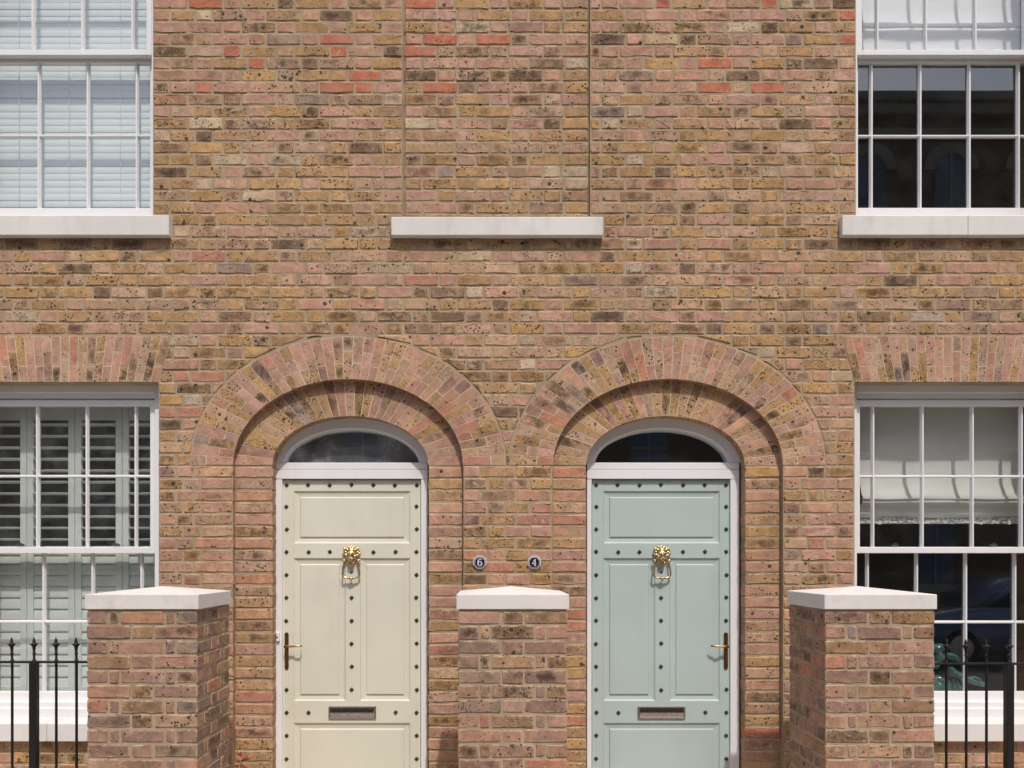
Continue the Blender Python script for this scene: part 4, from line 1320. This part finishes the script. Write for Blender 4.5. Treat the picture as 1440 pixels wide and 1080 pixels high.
# ------------------------------------------------------------------ teal sculpture behind the lower right window
def blob(parts, name, mat, vox):
    mb = MB()
    for c, r, rot in parts: mb.ball(c, r, rot, 16, 12)
    me = bpy.data.meshes.new(name); me.from_pydata(mb.v, [], mb.f)
    o = link(bpy.data.objects.new(name, me))
    md = o.modifiers.new('r', 'REMESH'); md.mode = 'VOXEL'; md.voxel_size = vox
    sm = o.modifiers.new('s', 'SMOOTH'); sm.iterations = 4; sm.factor = .5
    dg = bpy.context.evaluated_depsgraph_get()
    m2 = bpy.data.meshes.new_from_object(o.evaluated_get(dg))
    o.modifiers.clear(); o.data = m2; bpy.data.meshes.remove(me)
    m2.materials.clear(); m2.materials.append(M[mat])
    for p in m2.polygons: p.use_smooth = True
    return o
SY = .34
def sp_(px, py, dy=0): return (X(px, SY), SY + dy, Z(py, SY))
def rv(a): return Matrix.Rotation(R(a), 3, 'Y')
u = L(1, SY)
parts = [(sp_(1319, 911, 0), (12 * u, 9 * u, 6 * u), rv(-8)), (sp_(1321, 923), (9 * u, 9 * u, 9 * u), None), (sp_(1316, 934, .01), (7 * u, 8 * u, 8 * u), rv(20)),
         (sp_(1340, 924, .02), (12 * u, 4.5 * u, 5.5 * u), rv(18)), (sp_(1349, 928, .02), (6 * u, 4 * u, 3.5 * u), rv(30)),
         (sp_(1337, 944, -.01), (9 * u, 6 * u, 6.5 * u), rv(40)), (sp_(1348, 950, -.02), (13 * u, 6 * u, 5 * u), rv(30)), (sp_(1362, 956, -.02), (12 * u, 5 * u, 4.6 * u), rv(28)),
         (sp_(1375, 960, -.02), (11 * u, 4 * u, 4.2 * u), rv(16)), (sp_(1370, 953, -.03), (8 * u, 3.5 * u, 2.4 * u), rv(20)),
         (sp_(1322, 956), (10 * u, 8 * u, 5 * u), rv(35)), (sp_(1326, 966), (16 * u, 11 * u, 10 * u), None), (sp_(1345, 968), (13 * u, 10 * u, 8 * u), None), (sp_(1308, 962), (12 * u, 10 * u, 12 * u), None)]
for q in range(5):
    parts.append((sp_(1322 + q * 7, 962 + (q % 2) * 3, -.045), (1.8 * u, 2.5 * u, 10 * u), rv(18 - 9 * q)))
    parts.append((sp_(1346 + q * 6.5, 949 + q * 2.6, -.042), (9 * u, 2.2 * u, 1.2 * u), rv(28)))
sc = blob(parts, 'ceramic_sculpture', 'teal', .0045)
tag(sc, 'glossy teal ceramic sculpture standing inside the lower window', 'sculpture')
m = MB(); m.box(X(1200), X(1478), .212, .45, Z(979, .3) - .03, Z(976.5, .3)); keep(m.build('window_board', 'white'), house_r)

# ------------------------------------------------------------------ red-leaved seedling in the corner by the left pier
pb = Vector((X(336, -.04), -.05, 0.0))
plant = tag(empty('small_plant', None, tuple(pb)), 'small red-leaved plant at the foot of the wall beside the cream door', 'plant')
bpy.context.view_layer.update()
ztop = Z(1060, -.05)
stem = [pb, pb + Vector((.004, -.004, ztop * .5)), pb + Vector((.018, -.008, ztop * .85)), pb + Vector((.045, -.012, ztop))]
keep(MB().tube(stem, [.004, .0035, .003, .0018], 6).build('stem', 'twig'), plant)
for k in range(16):
    t = .55 + .45 * k / 15
    p = stem[1].lerp(stem[2], (t - .5) / .35) if t < .85 else stem[2].lerp(stem[3], (t - .85) / .15)
    a = k * 2.4; dr = Vector((math.cos(a), -.25 + .5 * math.sin(a * 1.7) * .5, .35 * math.sin(a))).normalized()
    w = dr.cross(Vector((0, 1, .2))).normalized() * .012; ln = .034 + .012 * rnd.random()
    q = p + dr * .008
    up = Vector((0, -.004, .003))
    vs = [q, q + dr * ln * .4 + w, q + dr * ln, q + dr * ln * .4 - w, q + dr * ln * .45 + up]
    mb = MB(); mb.add(vs, [(0, 1, 4), (1, 2, 4), (2, 3, 4), (3, 0, 4)])
    keep(mb.build('leaf', 'leaf'), plant)

# ------------------------------------------------------------------ across the street, mirrored in the panes
OY = -16.6
def far_z(py): return CZ + (VY - py) / PPM / DIST * (DIST + .4 - OY)
def far_x(px): return CX + (px - VX) / PPM / DIST * (DIST + .4 - OY)
opp = tag(empty('opposite_building', None, (4, OY - 4, 0)), 'dark brick building with arched windows mirrored in the upper right window', 'building')
bpy.context.view_layer.update()
ztop = far_z(139)
keep(MB().box(-6.2, 30, OY - 9, OY, -.1, ztop - .5).build('wall', 'far_brick'), opp)
m = MB(); m.box(-26, -6.201, OY - 7, OY - .4, -.1, 6.4); m.box(-26.1, -6.21, OY - 7.1, OY - .25, 6.4, 6.65)
keep(m.build('wing', 'far_brick'), opp)
m = MB(); m.box(-6.4, 30.2, OY - 9, OY + .28, ztop - .5, ztop - .22); m.box(-6.5, 30.3, OY - 9, OY + .42, ztop - .22, ztop); m.box(-6.3, 30.1, OY - 9, OY + .12, ztop - 1.0, ztop - .78)
keep(m.build('cornice', 'far_stone', bevel=.03), opp)
wtop, ww = far_z(217), 46 / PPM / DIST * (DIST + .4 - OY)
for k in range(-10, 9):
    cx_ = far_x(1336) + k * 2.05
    if cx_ > 29 or cx_ < -5.2: continue
    r_ = ww / 2; zs = wtop - r_
    arc = [(cx_ - r_ * math.cos(math.pi * i / 12), zs + r_ * math.sin(math.pi * i / 12)) for i in range(13)]
    out = [(cx_ - (r_ + .28) * math.cos(math.pi * i / 12), zs + (r_ + .28) * math.sin(math.pi * i / 12)) for i in range(13)]
    w = MB().band(arc, out, OY, OY + .06).build('window', 'far_stone'); keep(w, opp); bpy.context.view_layer.update()
    poly = [(cx_ - r_, zs - 2.1)] + arc + [(cx_ + r_, zs - 2.1)]
    mb = MB(); mb.prism(poly, OY + .005, OY + .02); keep(mb.build('pane', 'sky_tint_pane'), w)
    mb = MB(); mb.box(cx_ - .03, cx_ + .03, OY + .02, OY + .05, zs - 2.1, wtop); mb.box(cx_ - r_, cx_ + r_, OY + .021, OY + .049, zs - .95, zs - .89); mb.box(cx_ - r_ - .15, cx_ + r_ + .15, OY, OY + .15, zs - 2.25, zs - 2.1)
    keep(mb.build('frame', 'far_stone'), w)
for fl, (zb, zt_) in enumerate(((1.0, 2.9), (far_z(655), far_z(606)), (6.2, 8.0))):
    for k in range(-6, 8):
        cx_ = far_x(912) + k * 3.6 + (0 if fl != 1 else 0)
        if cx_ > 29 or cx_ < -5.2: continue
        w = MB().box(cx_ - .62, cx_ + .62, OY, OY + .12, zb - .2, zb).build('window', 'far_stone'); keep(w, opp); bpy.context.view_layer.update()
        keep(MB().box(cx_ - .48, cx_ + .48, OY + .004, OY + .02, zb, zt_).build('pane', 'sky_tint_pane'), w)
        mb = MB(); mb.box(cx_ - .03, cx_ + .03, OY + .02, OY + .05, zb, zt_); mb.box(cx_ - .48, cx_ + .48, OY + .021, OY + .049, (zb + zt_) / 2 - .03, (zb + zt_) / 2 + .03)
        keep(mb.build('frame', 'far_stone'), w)

CXR, CYR = 6.6, -9.25
car = tag(empty('parked_car', None, (CXR + 2.1, CYR, -.12)), 'blue parked car mirrored faintly in the lower right window', 'car')
bpy.context.view_layer.update()
prof = [(0, .28), (.02, .62), (.18, .78), (1.05, .92), (1.2, .95), (3.75, .98), (4.15, .93), (4.25, .6), (4.2, .28)]
keep(MB().prism([(CXR + a, b - .12) for a, b in prof], CYR - .85, CYR + .85).build('body', 'car', bevel=.07, segs=3, smooth=True), car)
roof = [(1.1, .93), (1.75, 1.40), (2.1, 1.45), (3.0, 1.44), (3.35, 1.36), (3.95, .95)]
gh = keep(MB().prism([(CXR + a, b - .12) for a, b in roof], CYR - .70, CYR + .70).build('cabin', 'car', bevel=.06, segs=3, smooth=True), car)
for sy in (-1, 1):
    for w in ([(1.42, 1.0), (1.86, 1.33), (2.45, 1.36), (2.45, 1.0)], [(2.53, 1.0), (2.53, 1.36), (3.05, 1.34), (3.55, 1.0)]):
        m = MB(); m.prism([(CXR + a, b - .12) for a, b in w], CYR + sy * .690, CYR + sy * .706)
        keep(m.build('side_window', 'enamel_black'), gh)
    for wx in (.82, 3.40):
        m = MB(); m.tube([(CXR + wx, CYR + sy * .66, .19), (CXR + wx, CYR + sy * .86, .19)], .31, 24)
        w = keep(m.build('wheel', 'rubber', bevel=.02), car); bpy.context.view_layer.update()
        m = MB(); m.tube([(CXR + wx, CYR + sy * .85, .19), (CXR + wx, CYR + sy * .872, .19)], .20, 20)
        keep(m.build('rim', 'chrome', bevel=.01), w)
    m = MB(); m.ball((CXR + .12, CYR + sy * .62, .56), (.10, .16, .08)); keep(m.build('headlight', 'chrome', smooth=True), car)
